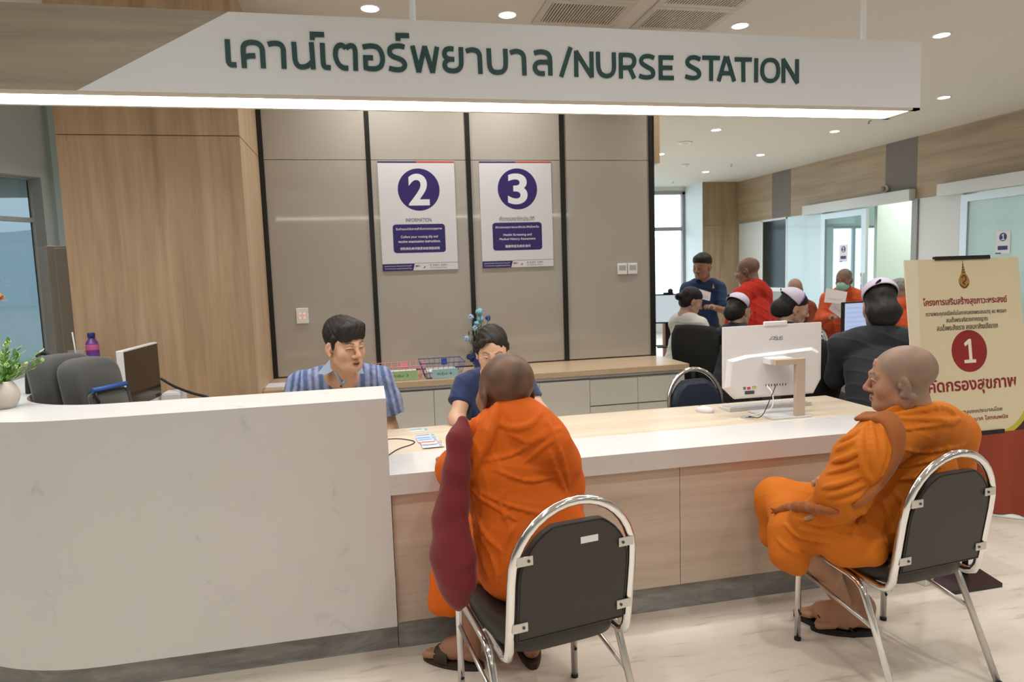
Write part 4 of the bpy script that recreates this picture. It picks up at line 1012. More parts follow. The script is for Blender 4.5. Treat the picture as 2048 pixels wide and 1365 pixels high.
# ================================================================== EASEL BOARD
ez = thing('easel_sign', 'cream easel board with a red number 1 disc on a dark base', 'sign', (2.80, 2.64, 0))
pl, pr_ = px(1808, 521, Y=2.74), px(2036, 514, Y=2.74); bl = px(1833, 880, Y=2.63)
PW = pr_.x-pl.x; PH = math.hypot(pl.z-bl.z, .11); EX = (pl.x+pr_.x)/2; EZ0 = bl.z
UPV = Vector((0, .11, pl.z-bl.z)).normalized(); NRM = Vector((1, 0, 0)).cross(UPV)
def ep(u, v, d): q = Vector((EX+u, 2.63, EZ0))+UPV*v+NRM*d; return tuple(q)
cream = plain('board_cream', (.70, .62, .43), .55); maroon = plain('maroon', (.06, .012, .014), .5); ygr = plain('lime_edge', (.50, .46, .05), .5); redi = plain('crimson_ink', (.27, .018, .02), .5)
MB().prism([(-PW/2, 0), (PW/2, 0), (PW/2, PH), (-PW/2, PH)], ep, -.006, 0).build('board', cream, ez, world=True)
MB().prism([(-PW/2, 0), (-PW/2+.03, 0), (-PW/2+.075, PH), (-PW/2, PH)], ep, 0, .0004).build('pale_margin', plain('board_pale', (.76, .70, .55), .55), ez, world=True)
MB().prism([(PW/2-.21, 0)]+arc(PW/2-.21, .21, .21, -PI/2, 0, 12)+[(PW/2, 0)], ep, 0, .0004).build('corner', ygr, ez, world=True)
MB().prism(arc(PW/2-.21, .21, .235, -1.105, -.466, 10)+[(PW/2, 0)], ep, 0, .0008).build('corner', maroon, ez, world=True)
MB().prism(arc(0, .395, .1, 0, 2*PI, 48)[:-1], ep, 0, .0006).build('number_disc', redi, ez, world=True)
def et(s, v, w, h, mt, fat=0., u=0.): return text('lettering', s, mt, ez, Vector(ep(u, v, 0)), w=w, h=h, up=tuple(UPV), depth=.0016, fat=fat)
ONE = [(-.5,0),(.5,0),(.5,.14),(.2,.14),(.2,1.),(-.02,1.),(-.42,.83),(-.35,.70),(-.07,.80),(-.07,.14),(-.5,.14)]
MB().prism([(u*.066, .338+v*.114) for u, v in ONE], ep, .0006, .0012).build('numeral', plain('cream_ink', (.80, .74, .62), .5), ez, world=True)
br = plain('brown_ink', (.09, .065, .045), .5)
et('โครงการเสริมสร้างสุขภาวะพระสงฆ์', .632, .475, .047, redi, .02)
et('ถวายพระกุศลเนื่องในโอกาสฉลองพระชนมายุ ๙๘ พรรษา', .578, .455, .030, br, .012)
et('สมเด็จพระอริยวงศาคตญาณ', .546, .235, .030, br, .012)
et('สมเด็จพระสังฆราช สกลมหาสังฆปริณายก', .513, .345, .030, br, .012)
et('คัดกรองสุขภาพ', .232, .50, .085, redi, .02, .005)
et('สนับสนุนงบประมาณโดย', .108, .28, .026, br, .012, .02)
et('มูลนิธิ - บุญนาค โสภณพนิช', .070, .34, .028, redi, .012, .02)
gd = plain('emblem_gold', (.42, .24, .06), .4, metal=.2)
MB().prism([(-.012, .765), (.012, .765), (.0035, .80), (0, .832), (-.0035, .80)], ep, 0, .0012).build('emblem', gd, ez, world=True)
em = MB()
em.prism([(.03*math.cos(a)*(1 if math.sin(a) < 0 else .62+.38*(1-math.sin(a))), .733+.04*math.sin(a)) for a in [2*PI*k/24 for k in range(24)]], ep, 0, .001)
em.build('emblem', gd, ez, world=True)
ed = MB()
for k in range(4): strokes(ed, [(-.010+.002*k, .772+.012*k), (.010-.002*k, .772+.012*k)], .004, ep, .0012, .0016)
strokes(ed, spline([(-.012, .745), (.0, .757), (.012, .745), (.006, .73), (-.006, .722), (.004, .712)], 5), .006, ep, .001, .0016); strokes(ed, spline([(-.026, .715), (0, .698), (.026, .715)], 5), .005, ep, .001, .0016)
ed.build('emblem_line', plain('emblem_dark', (.10, .03, .02), .5), ez, world=True)
MB().prism([(-.16, -.008), (.16, -.008), (.16, .012), (-.16, .012)], ep, -.012, .006).build('lower_clamp', M['rubber_black'], ez, world=True)
MB().prism([(-.155, PH-.006), (.155, PH-.006), (.155, PH+.012), (-.155, PH+.012)], ep, -.012, .006).build('upper_clamp', M['rubber_black'], ez, world=True)
MB().tube([(EX, 2.66, .012), ep(0, PH*.5, -.02), ep(0, PH, -.02)], .014, 10).build('pole', M['rubber_black'], ez, world=True)
q1, q2, q3 = px(2005, 1167, Z=.02), px(1899, 1184, Z=.02), px(1945, 1129, Z=.02)
MB().prism([(q2.x, q2.y), (q1.x, q1.y), (q3.x, q3.y), (q2.x+q3.x-q1.x, q2.y+q3.y-q1.y)], lambda u, v, d: (u, v, d), 0, .02).build('base', plain('base_dark', (.020, .014, .016), .3), ez, world=True)
c = px(1850, 1168, Z=0)
t = thing('white_block', 'small white block on the floor beside the easel\'s dark base', 'block', (c.x, c.y, 0), .3)  # plain white block, its use not known
MB().box(-.03, .04, -.02, .03, .0, .035, b=.004).build('body', M['trim_white'], t)
MB().box(-.02, .03, -.015, .02, .035, .038).build('cover', M['grey_white'], t)
# round table with a red cloth
t = thing('round_table', 'round table skirted to the floor in red cloth, right of the easel', 'table', (4.10, 3.72, 0))
rc = plain('red_cloth', (.30, .045, .018), .8, sheen=.3)
m = MB(); R0 = .62; V = []; n = 120
for z, k in ((.745, .0), (.735, .2), (.5, .8), (.2, 1.), (.022, 1.1)):
    for i in range(n):
        a = 2*PI*i/n; r = R0+(.016*math.sin(a*17+1.2*math.sin(a*3))+.012*math.sin(a*29))*k+.03*k; V.append((r*math.cos(a), r*math.sin(a), z))
m.add(V, [(i*n+k, i*n+(k+1) % n, (i+1)*n+(k+1) % n, (i+1)*n+k) for i in range(4) for k in range(n)]+[tuple(range(n))]); m.sm = [True]*len(m.f)
m.build('tablecloth', rc, t)
MB().lathe([(.66, 0), (.665, .006), (.64, .02), (.3, .022)], n=48).build('base_ring', M['trim_white'], t)
MB().lathe([(.61, .70), (.61, .73)], n=40).build('tabletop', M['trim_white'], t)

# small number signs on the glass doors
for (u, v, num, lb) in ((2006, 485, '1', 'small white door sign with a navy 1 on the near glass door'), (1687, 507, '2', 'small white door sign with a navy 2 on the far glass door')):
    c = px(u, v, X=XW-.03)
    t = thing('door_sign', lb, 'sign', (XW-.03, c.y, c.z))
    fx = lambda a, b, d: (-d, -a, b)
    MB().prism([(-.105, -.15), (.105, -.15), (.105, .15), (-.105, .15)], fx, 0, .003).build('plate', M['poster_white'], t)
    MB().prism(arc(0, .07, .056, 0, 2*PI, 32)[:-1], fx, .003, .0035).build('number_disc', M['navy_ink'], t)
    MB().prism([(-.072, -.10), (.072, -.10), (.072, -.045), (-.072, -.045)], fx, .003, .0035).build('text_box', M['navy_ink'], t)
    MB().prism([(-.105, -.15), (-.02, -.15), (-.02, -.135), (-.105, -.135)], fx, .003, .0035).build('footer', M['navy_ink'], t)
    if num == '1': MB().prism([(u*.05, .03+v*.08) for u, v in ONE], fx, .0035, .004).build('numeral', M['white_ink'], t)
    else: text('numeral', num, M['white_ink'], t, Vector((XW-.034, c.y, c.z+.07)), w=.05, h=.08, x=(0, -1, 0), fat=.02, depth=.0008)
c = px(1768, 378, X=XW-.05)
t = thing('security_camera', 'small white dome camera beside the grey wall band', 'camera', (XW, c.y, c.z))
MB().lathe([(.055, 0), (.055, .03), (.045, .05)], n=16, M4=Matrix.Rotation(-PI/2, 4, 'Y')).build('base', M['trim_white'], t)
MB().ball((-.06, 0, 0), .042, 14, 10).build('dome', plain('dome_grey', (.25, .25, .25), .15), t)

# ================================================================== FIGURES: bodies as blended volumes meshed into one skin
import openvdb
class Vol:
    """a smooth union (and carving) of round cones, ellipsoids and boxes; the mesh is taken where the distance is zero"""
    def __init__(s): s.p = []
    def _add(s, fn, c, r, k, op): s.p.append((fn, np.array(c, np.float32), float(r), k, op)); return s
    def cone(s, a, b, ra, rb=None, k=.02, op='+'):
        a = np.array(a, np.float32); b = np.array(b, np.float32); rb = ra if rb is None else rb
        ab = b-a; L2 = max(float(ab @ ab), 1e-9)
        def fn(P):
            v = P-a; t = np.clip((v @ ab)/L2, 0, 1)
            q = v-t[..., None]*ab
            return np.sqrt(np.einsum('...i,...i', q, q))-(ra+(rb-ra)*t)
        return s._add(fn, (a+b)/2, math.sqrt(L2)/2+max(ra, rb), k, op)
    def chain(s, pts, rs, k=.02, op='+'):
        for i in range(len(pts)-1): s.cone(pts[i], pts[i+1], rs[i], rs[i+1], k, op)
        return s
    def ell(s, c, r, R=None, k=.02, op='+'):
        c = np.array(c, np.float32); r = np.array(r, np.float32); R = np.eye(3, dtype=np.float32) if R is None else np.array(R, np.float32)
        def fn(P):
            q = (P-c) @ R        # local coordinates (columns of R are the local axes)
            a = q/r; b = a/r
            k0 = np.sqrt(np.einsum('...i,...i', a, a)); k1 = np.sqrt(np.einsum('...i,...i', b, b))+1e-9
            return k0*(k0-1)/k1
        return s._add(fn, c, float(r.max()), k, op)
    def box(s, c, h, R=None, rd=.01, k=.02, op='+'):
        c = np.array(c, np.float32); h = np.array(h, np.float32)-rd; R = np.eye(3, dtype=np.float32) if R is None else np.array(R, np.float32)
        def fn(P):
            q = np.abs((P-c) @ R)-h
            return np.sqrt((np.maximum(q, 0)**2).sum(-1))+np.minimum(q.max(-1), 0)-rd
        return s._add(fn, c, float(np.linalg.norm(h+rd)), k, op)
    def half(s, c, n, k=.004, op='-'):
        """cut away everything on the side n points to"""
        c = np.array(c, np.float32); n = np.array(n, np.float32); n = n/np.linalg.norm(n)
        def fn(P): return (c-P) @ n if op == '-' else (P-c) @ n
        return s._add(fn, c, 99., k, op)
    def ev(s, P, cen=None, rad=0.):
        """P: (blocks, n, 3); only the pieces near a block are worked out for it"""
        d = np.full(P.shape[:-1], .5, np.float32)
        for fn, c, r, k, op in s.p:
            if cen is None: idx = slice(None)
            else:
                idx = np.nonzero(np.linalg.norm(cen-c, axis=1) < r+rad+k+.03)[0]
                if len(idx) == 0: continue
            b = fn(P[idx]).astype(np.float32); a = d[idx]
            if op == '+':
                h = np.clip(.5+.5*(a-b)/k, 0, 1); d[idx] = a+(b-a)*h-k*h*(1-h)
            else:
                h = np.clip(.5-.5*(a+b)/k, 0, 1); d[idx] = a+(-b-a)*h+k*h*(1-h)
        return d
    def mesh(s, h, disp=None, adapt=0., pad=.0):
        lo = np.min([c-r for f, c, r, k, o in s.p if o == '+' and r < 50], 0)-3*h-pad; hi = np.max([c+r for f, c, r, k, o in s.p if o == '+' and r < 50], 0)+3*h+pad
        B = 12; nb = np.ceil((hi-lo)/(h*B)).astype(int)
        g = np.stack(np.meshgrid(*[np.arange(n) for n in nb], indexing='ij'), -1).reshape(-1, 3)
        cen = (lo+(g+.5)*B*h).astype(np.float32); half = B*h*.5*math.sqrt(3)
        # every piece by itself: a block is worked out if any piece's surface may cross it
        dc = s.ev(cen[:, None, :], cen, half*1.5+.05)[:, 0]
        act = np.abs(dc) < half*1.25+.03+pad
        arr = np.empty(nb*B, np.float32)
        sg = np.where(dc < 0, -.1, .1).astype(np.float32)
        arr.reshape(nb[0], B, nb[1], B, nb[2], B)[...] = sg.reshape(nb)[:, None, :, None, :, None]
        o = np.stack(np.meshgrid(*[np.arange(B)]*3, indexing='ij'), -1).reshape(-1, 3).astype(np.float32)*h
        ids = np.nonzero(act)[0]; A6 = arr.reshape(nb[0], B, nb[1], B, nb[2], B)
        for i0 in range(0, len(ids), 160):
            I = ids[i0:i0+160]
            P = (lo+g[I]*B*h)[:, None, :].astype(np.float32)+o[None]
            d = s.ev(P, cen[I], half)
            if disp is not None: d = d-disp(P)
            for q, i in enumerate(I):
                a, b, c = g[i]; A6[a, :, b, :, c, :] = d[q].reshape(B, B, B)
        gr = openvdb.FloatGrid(background=.1)
        gr.copyFromArray(arr)
        pts, tris, quads = gr.convertToPolygons(isovalue=0., adaptivity=adapt)
        pts = pts*h+lo
        return pts, [tuple(int(a) for a in q) for q in tris]+[tuple(int(a) for a in q) for q in quads]
def volume_object(name, vol, h, mats, parent=None, disp=None, tint=None, mi=None, adapt=0., pad=0., smooth=1):
    pts, faces = vol.mesh(h, disp, adapt, pad)
    me = bpy.data.meshes.new(name)
    if parent is not None:
        inv = np.array(WM[parent.name].inverted()); loc = pts @ inv[:3, :3].T+inv[:3, 3]
    else: loc = pts
    me.from_pydata(loc.tolist(), [], [tuple(reversed(f)) for f in faces])
    if not hasattr(mats, '__len__'): mats = [mats]
    for m in mats: me.materials.append(m)
    bm = bmesh.new(); bm.from_mesh(me)
    if smooth:
        for _ in range(smooth): bmesh.ops.smooth_vert(bm, verts=bm.verts, factor=.35, use_axis_x=True, use_axis_y=True, use_axis_z=True)
    # drop specks
    bm.to_mesh(me); bm.free()
    me.polygons.foreach_set('use_smooth', [True]*len(me.polygons))
    if tint is not None:
        c = tint(pts.astype(np.float32)); a = me.color_attributes.new('tint', 'FLOAT_COLOR', 'POINT')
        a.data.foreach_set('color', np.concatenate([c, np.ones((len(c), 1))], 1).astype(np.float32).ravel())
    if mi is not None:
        ce = np.array([pts[list(f)].mean(0) for f in faces]); me.polygons.foreach_set('material_index', mi(ce).astype(np.int32))
    me.update()
    return link(name, me, parent)

def frame(o, yaw, pitch=0., roll=0., s=1.):
    """body frame: x to the person's right ... returns (R, origin); local y is where the face points"""
    R = Matrix.Rotation(yaw, 3, 'Z') @ Matrix.Rotation(pitch, 3, 'X') @ Matrix.Rotation(roll, 3, 'Y')
    R = np.array(R)
    return lambda x, y, z: np.array(o, float)+R @ (np.array([x, y, z], float)*s), R
def nz(P, f, seed=0., amp=1.):
    """cheap smooth noise from crossed sines"""
    x, y, z = P[..., 0]*f+seed, P[..., 1]*f+seed*1.7, P[..., 2]*f-seed
    return amp*(np.sin(x+1.7*np.sin(y*.9))+np.sin(y*1.1+1.3*np.sin(z*1.2+.5))+np.sin(z*.9+1.5*np.sin(x*1.1+2.)))/3

def add_head(v, T, R, s=1., mouth=0., ears=True, fat=0., jaw=.90, lid=0.):
    """skull, face, ears and the start of the neck. T maps head coordinates (x right, y forward, z up, eyes at z=0) into the room"""
    E = lambda c, r, k=.02, op='+', Rl=None: v.ell(T(*c), np.array(r)*s, R if Rl is None else R @ Rl, k*s, op)
    C = lambda a, b, ra, rb=None, k=.012, op='+': v.cone(T(*a), T(*b), ra*s, None if rb is None else rb*s, k*s, op)
    E((0, -.018, .040), (.0755+fat*.004, .097, .084)); E((0, .022, .008), (.069+fat*.006, .070, .085), .03)
    E((0, .034, -.056), (.0540*jaw+fat*.012, .052, .052), .035); C((-.03*jaw, .062, -.084), (.03*jaw, .062, -.084), .021+fat*.006, None, .03); E((0, .080, -.095), (.022, .017, .018), .02)
    for q in (-1, 1):
        E((q*.044, .058, -.028), (.023+fat*.010, .024, .028), .03)
        C((q*.052*jaw, .0, -.062), (q*.034*jaw, .055, -.092), .018+fat*.008, .018, .03)
        C((q*.012, .090, .020), (q*.047, .077, .020), .0085, .007, .014)                 # brow
        E((q*.032, .096, .001), (.019, .0125, .0105), .010, '-')                          # socket
        E((q*.032, .0795, .001), (.0155, .0125, .0135), .004)                             # lids over the ball
        C((q*.016, .0905, -.001), (q*.047, .083, .0005), .0022, .0018, .004)              # lash line, lower lid
        C((q*.0145, .0915, .0045), (q*.031, .0945, .0075-lid), .0034, .0040, .004); C((q*.031, .0945, .0075-lid), (q*.049, .0825, .003), .0040, .0024, .004)
        E((q*.014, .098, -.036), (.0095, .0105, .008), .008)                              # nostril wing
    C((0, .092, .010), (0, .113, -.026), .0085, .0105, .012); E((0, .112, -.031), (.0125, .0105, .0095), .010)
    C((-.004, .104, -.041), (.004, .104, -.041), .004, None, .003, '-')
    # lips
    if mouth: E((0, .104, -.066), (.017, .014, .0035+mouth*.007), .005, '-')
    C((-.022, .087, -.064), (-.007, .0965, -.0595-.0), .0045, .0062, .006); C((.022, .087, -.064), (.007, .0965, -.0595), .0045, .0062, .006); C((-.007, .0965, -.0595), (.007, .0965, -.0595), .0062, None, .005)
    z = -.0705-mouth*.010
    C((-.019, .087, z+.003), (0, .0955, z), .005, .0075, .006); C((.019, .087, z+.003), (0, .0955, z), .005, .0075, .006)
    if not mouth: C((-.023, .096, -.0655), (.023, .096, -.0655), .0018, None, .004, '-')
    if ears:
        for q in (-1, 1):
            Rl = np.array(Matrix.Rotation(q*.35, 3, 'Z') @ Matrix.Rotation(-.18, 3, 'X'))
            E((q*.0785+q*fat*.003, -.010, -.010), (.0085, .0195, .032), .008, '+', Rl)
            E((q*.0885+q*fat*.003, -.003, -.006), (.0075, .0105, .018), .005, '-', Rl)
            E((q*.078, .000, -.040), (.0075, .009, .011), .008)
            E((q*.080, .006, -.010), (.006, .006, .009), .006)
def face_tint(T, R, s, skin, scalp=None, brow=(.02, .015, .012), lip=(.36, .15, .12), hairline=.062, stub=.5, old=0.):
    """colour of each point of the skin: lips, brows, lashes, the stubble of cropped hair"""
    o = T(0, 0, 0)
    def f(P):
        q = (P-o.astype(np.float32)) @ R.astype(np.float32)/s
        x, y, z = q[:, 0], q[:, 1], q[:, 2]; ax = np.abs(x)
        col = np.tile(np.array(skin, np.float32), (len(P), 1))
        col *= (1+.06*nz(q, 90., 1.)+.05*nz(q, 31., 4.))[:, None]
        near = (np.linalg.norm(q, axis=1) < .2)
        def mix(c, w): nonlocal col; w = np.clip(w, 0, 1)[:, None]*near[:, None]; col = col*(1-w)+np.array(c, np.float32)*w
        ss = lambda a, b, t: np.clip((t-a)/(b-a), 0, 1)
        red = np.array(skin)*np.array((1.05, .82, .78))
        mix(red, .6*ss(.075, .1, y)*ss(.03, .01, ax)*ss(-.045, -.03, z)*ss(.0, -.02, z)); mix(red, .5*ss(.07, .078, ax)*ss(.01, -.01, y)*ss(-.05, -.03, z)*ss(.03, .01, z))
        if scalp is not None:
            hl = hairline-.055*ss(.035, .07, ax)-.10*ss(.045, -.015, y); w = ss(hl-.012, hl+.012, z)*ss(.095, .06, y)
            sid = ss(.02, -.02, y)*ss(-.075, -.05, z); w = np.maximum(w, sid*ss(.045, .02, y)*np.where((ax > .07) & (z < .015) & (y > -.03), 0, 1))
            mix(scalp, stub*w*(.82+.25*nz(q, 70., 2.)))
        hh = (.0088+.0042*f.mouth)*np.sqrt(np.clip(1-(ax/.0225)**2, 0, 1)); dz = np.abs(z+.0655+.004*f.mouth); mix(lip, .8*ss(.0015, -.001, dz-hh)*ss(.078, .086, y)*ss(.0225, .020, ax))
        mix((.05, .012, .012), (.9*ss(.001, -.0008, dz-hh*.42)*ss(.078, .086, y)*ss(.018, .015, ax) if f.mouth else .5*ss(.0012, .0004, np.abs(z+.0655))*ss(.02, .017, ax)*ss(.078, .086, y)))
        if brow is not None:
            zc = .0245+.0055*ss(.012, .035, ax)-.006*ss(.038, .054, ax); mix(brow, .8*ss(.0058, .0028, np.abs(z-zc))*ss(.010, .016, ax)*ss(.058, .048, ax)*ss(.06, .07, y))
        lash = ss(.0026, .001, np.abs(z-.0025-.003*ss(.018, .034, ax)+.004*ss(.036, .05, ax)))*ss(.012, .017, ax)*ss(.052, .047, ax)*ss(.07, .076, y)
        mix((.012, .008, .007), .9*lash)
        return np.clip(col, 0, 1)
    f.mouth = 0.
    return f
def add_eyes(T, R, s, parent, dark=(.012, .008, .006), look=0.):
    for q in (-1, 1):
        c = T(q*.032, .0828, .0005); Rm = Matrix([list(r) for r in R]).to_4x4(); M4 = Matrix.Translation(Vector(c)) @ Rm
        m = MB(); m.ball((0, 0, 0), .0103*s, 16, 10, M4=M4); m.ball((look*.0028*s, .0044*s, 0), (.0066*s, .0066*s, .0066*s), 14, 8, mi=1, M4=M4)
        m.build('eye', [plain('eye_white', (.55, .50, .47), .2), plain('iris_dark', dark, .12)], parent, world=True)
def add_hand(v, wrist, d, n, s=1., curl=.4, spread=.10, side=1):
    """d: direction the fingers point, n: out of the back of the hand, side: +1 thumb on the x = d x n side"""
    d = Vector(d).normalized(); n = Vector(n); n = (n-d*n.dot(d)).normalized(); x = d.cross(n)*side
    w = Vector(wrist); pk = w+d*.045*s
    v.cone(w, w+d*.03*s, .024*s, .027*s, .02); v.box(w+d*.052*s, np.array((.036, .042, .013))*s, np.array(Matrix((x, d, n)).transposed()), .011*s, .012)
    for i, (off, L) in enumerate(((-.030, .058), (-.010, .074), (.011, .080), (.030, .072))):
        b = w+d*(.086-.004*abs(i-1.7))*s+x*off*s; dd = (d+x*(off*spread*18)).normalized(); p = b; a = 0
        for j, (f, r) in enumerate(((.45, .0088), (.32, .0080), (.23, .0072))):
            a += curl*(1. if j else .6); q = p+(dd*math.cos(a)-n*math.sin(a))*L*f*s; v.cone(p, q, r*s, (r-.0007)*s, .006); p = q
    b = w+d*.028*s+x*.030*s; q = b+(x*.72+d*.62-n*.3).normalized()*.045*s; r = q+(x*.25+d*.85-n*.42).normalized()*.033*s
    v.cone(b, q, .0135*s, .0100*s, .015); v.cone(q, r, .0100*s, .0078*s, .006)
def add_foot(v, heel, d, s=1., h=.0):
    """bare foot on the floor: heel point on the ground, d the way the toes point"""
    d = Vector((d[0], d[1], 0)).normalized(); x = Vector((d.y, -d.x, 0)); H = Vector(heel)
    P = lambda a, b, c: H+d*a*s+x*b*s+Vector((0, 0, c*s))
    v.cone(P(.03, 0, .036), P(.12, .005, .034), .034*s, .030*s, .03); v.cone(P(.12, .0, .03), P(.185, .0, .018), .034*s, .018*s, .025); v.cone(P(.04, 0, .09), P(.13, 0, .045), .036*s, .026*s, .04)
    for i, (b, L, r) in enumerate(((-.034, .235, .0135), (-.013, .238, .0095), (.006, .230, .009), (.022, .218, .0085), (.036, .203, .008))):
        v.cone(P(.165, b*.9, .016), P(L-.01, b, .010), r*s*1.1, r*s, .008)
    return P(.035, 0, .10)
SKIN = painted('skin', .5, .35, bump=(220, .10, .0006), sss=.0)
def hair_tint(c):
    def f(P): return np.clip(np.tile(np.array(c, np.float32), (len(P), 1))*(1+.35*nz(P, 160., 3.))[:, None], 0, 1)
    return f

def rid(ph, p=2.): return (1-np.abs(np.sin(ph)))**p
def fold(P, k, amp, c=None, r=None, wob=.8, f=7., seed=0., p=2.):
    """a family of pleats: ridges across the wave vector k, fading away from c"""
    ph = P @ np.array(k, np.float32)+wob*nz(P, f, seed)
    v = amp*(rid(ph, p)-.35)
    if c is not None: v = v*np.exp(-(((P-np.array(c, np.float32))/np.array(r, np.float32))**2).sum(-1))
    return v
def cloth(name, c, rough=.8, bump=(90, .25, .002), sheen=.15):
    m = plain(name, c, rough, bump=bump, sheen=sheen)
    return m
def lay(vol, pts, lift=0., n=4, t0=1.2):
    """photo points dropped along the view line on to the cloth, then lifted a little"""
    pts = spline([(float(a), float(b), 0.) for a, b in pts], n)
    o = V3((0, 0, CAM_H)); D = np.array([V3(px(a, b, d=1.))-o for a, b, _ in pts]); D /= np.linalg.norm(D, axis=1)[:, None]
    t = np.full(len(D), t0)
    for _ in range(60):
        d = vol.ev((o+D*t[:, None])[None].astype(np.float32))[0]; t = t+np.clip(d*.8, -.01, .08)
    ok = t < 4.
    return [p for p, g in zip(o+D*(t-lift)[:, None], ok) if g]
def crease(vol, pts, r=.007, k=.012, lift=-.001, groove=.0):
    if not hasattr(vol, 'base'): vol.base = Vol(); vol.base.p = list(vol.p)
    P = lay(vol.base, pts, lift); m = len(P)
    if m < 3: return
    w = [r*(.25+.75*math.sin(PI*min(1, max(0, (i+.5)/m)))**.7) for i in range(m)]
    if groove:
        G = lay(vol.base, [(a, b+groove) for a, b in pts], .002); g = [x*.75 for x in w][:len(G)]
        vol.chain(G, g, k*.8, '-')
    vol.chain(P, w, k)
robe1 = cloth('robe_orange', (.66, .118, .002), .85, sheen=0.); robe2 = cloth('robe_amber', (.56, .148, .003), .85, sheen=0.); robe_red = cloth('robe_scarlet', (.50, .022, .008), .85, sheen=0.); robe_mix = cloth('robe_vermilion', (.56, .075, .012)); robe_dark = cloth('robe_rust', (.20, .035, .010))
maroon_cloth = cloth('bag_maroon', (.175, .012, .016))
def V3(p): return np.array(p, float)

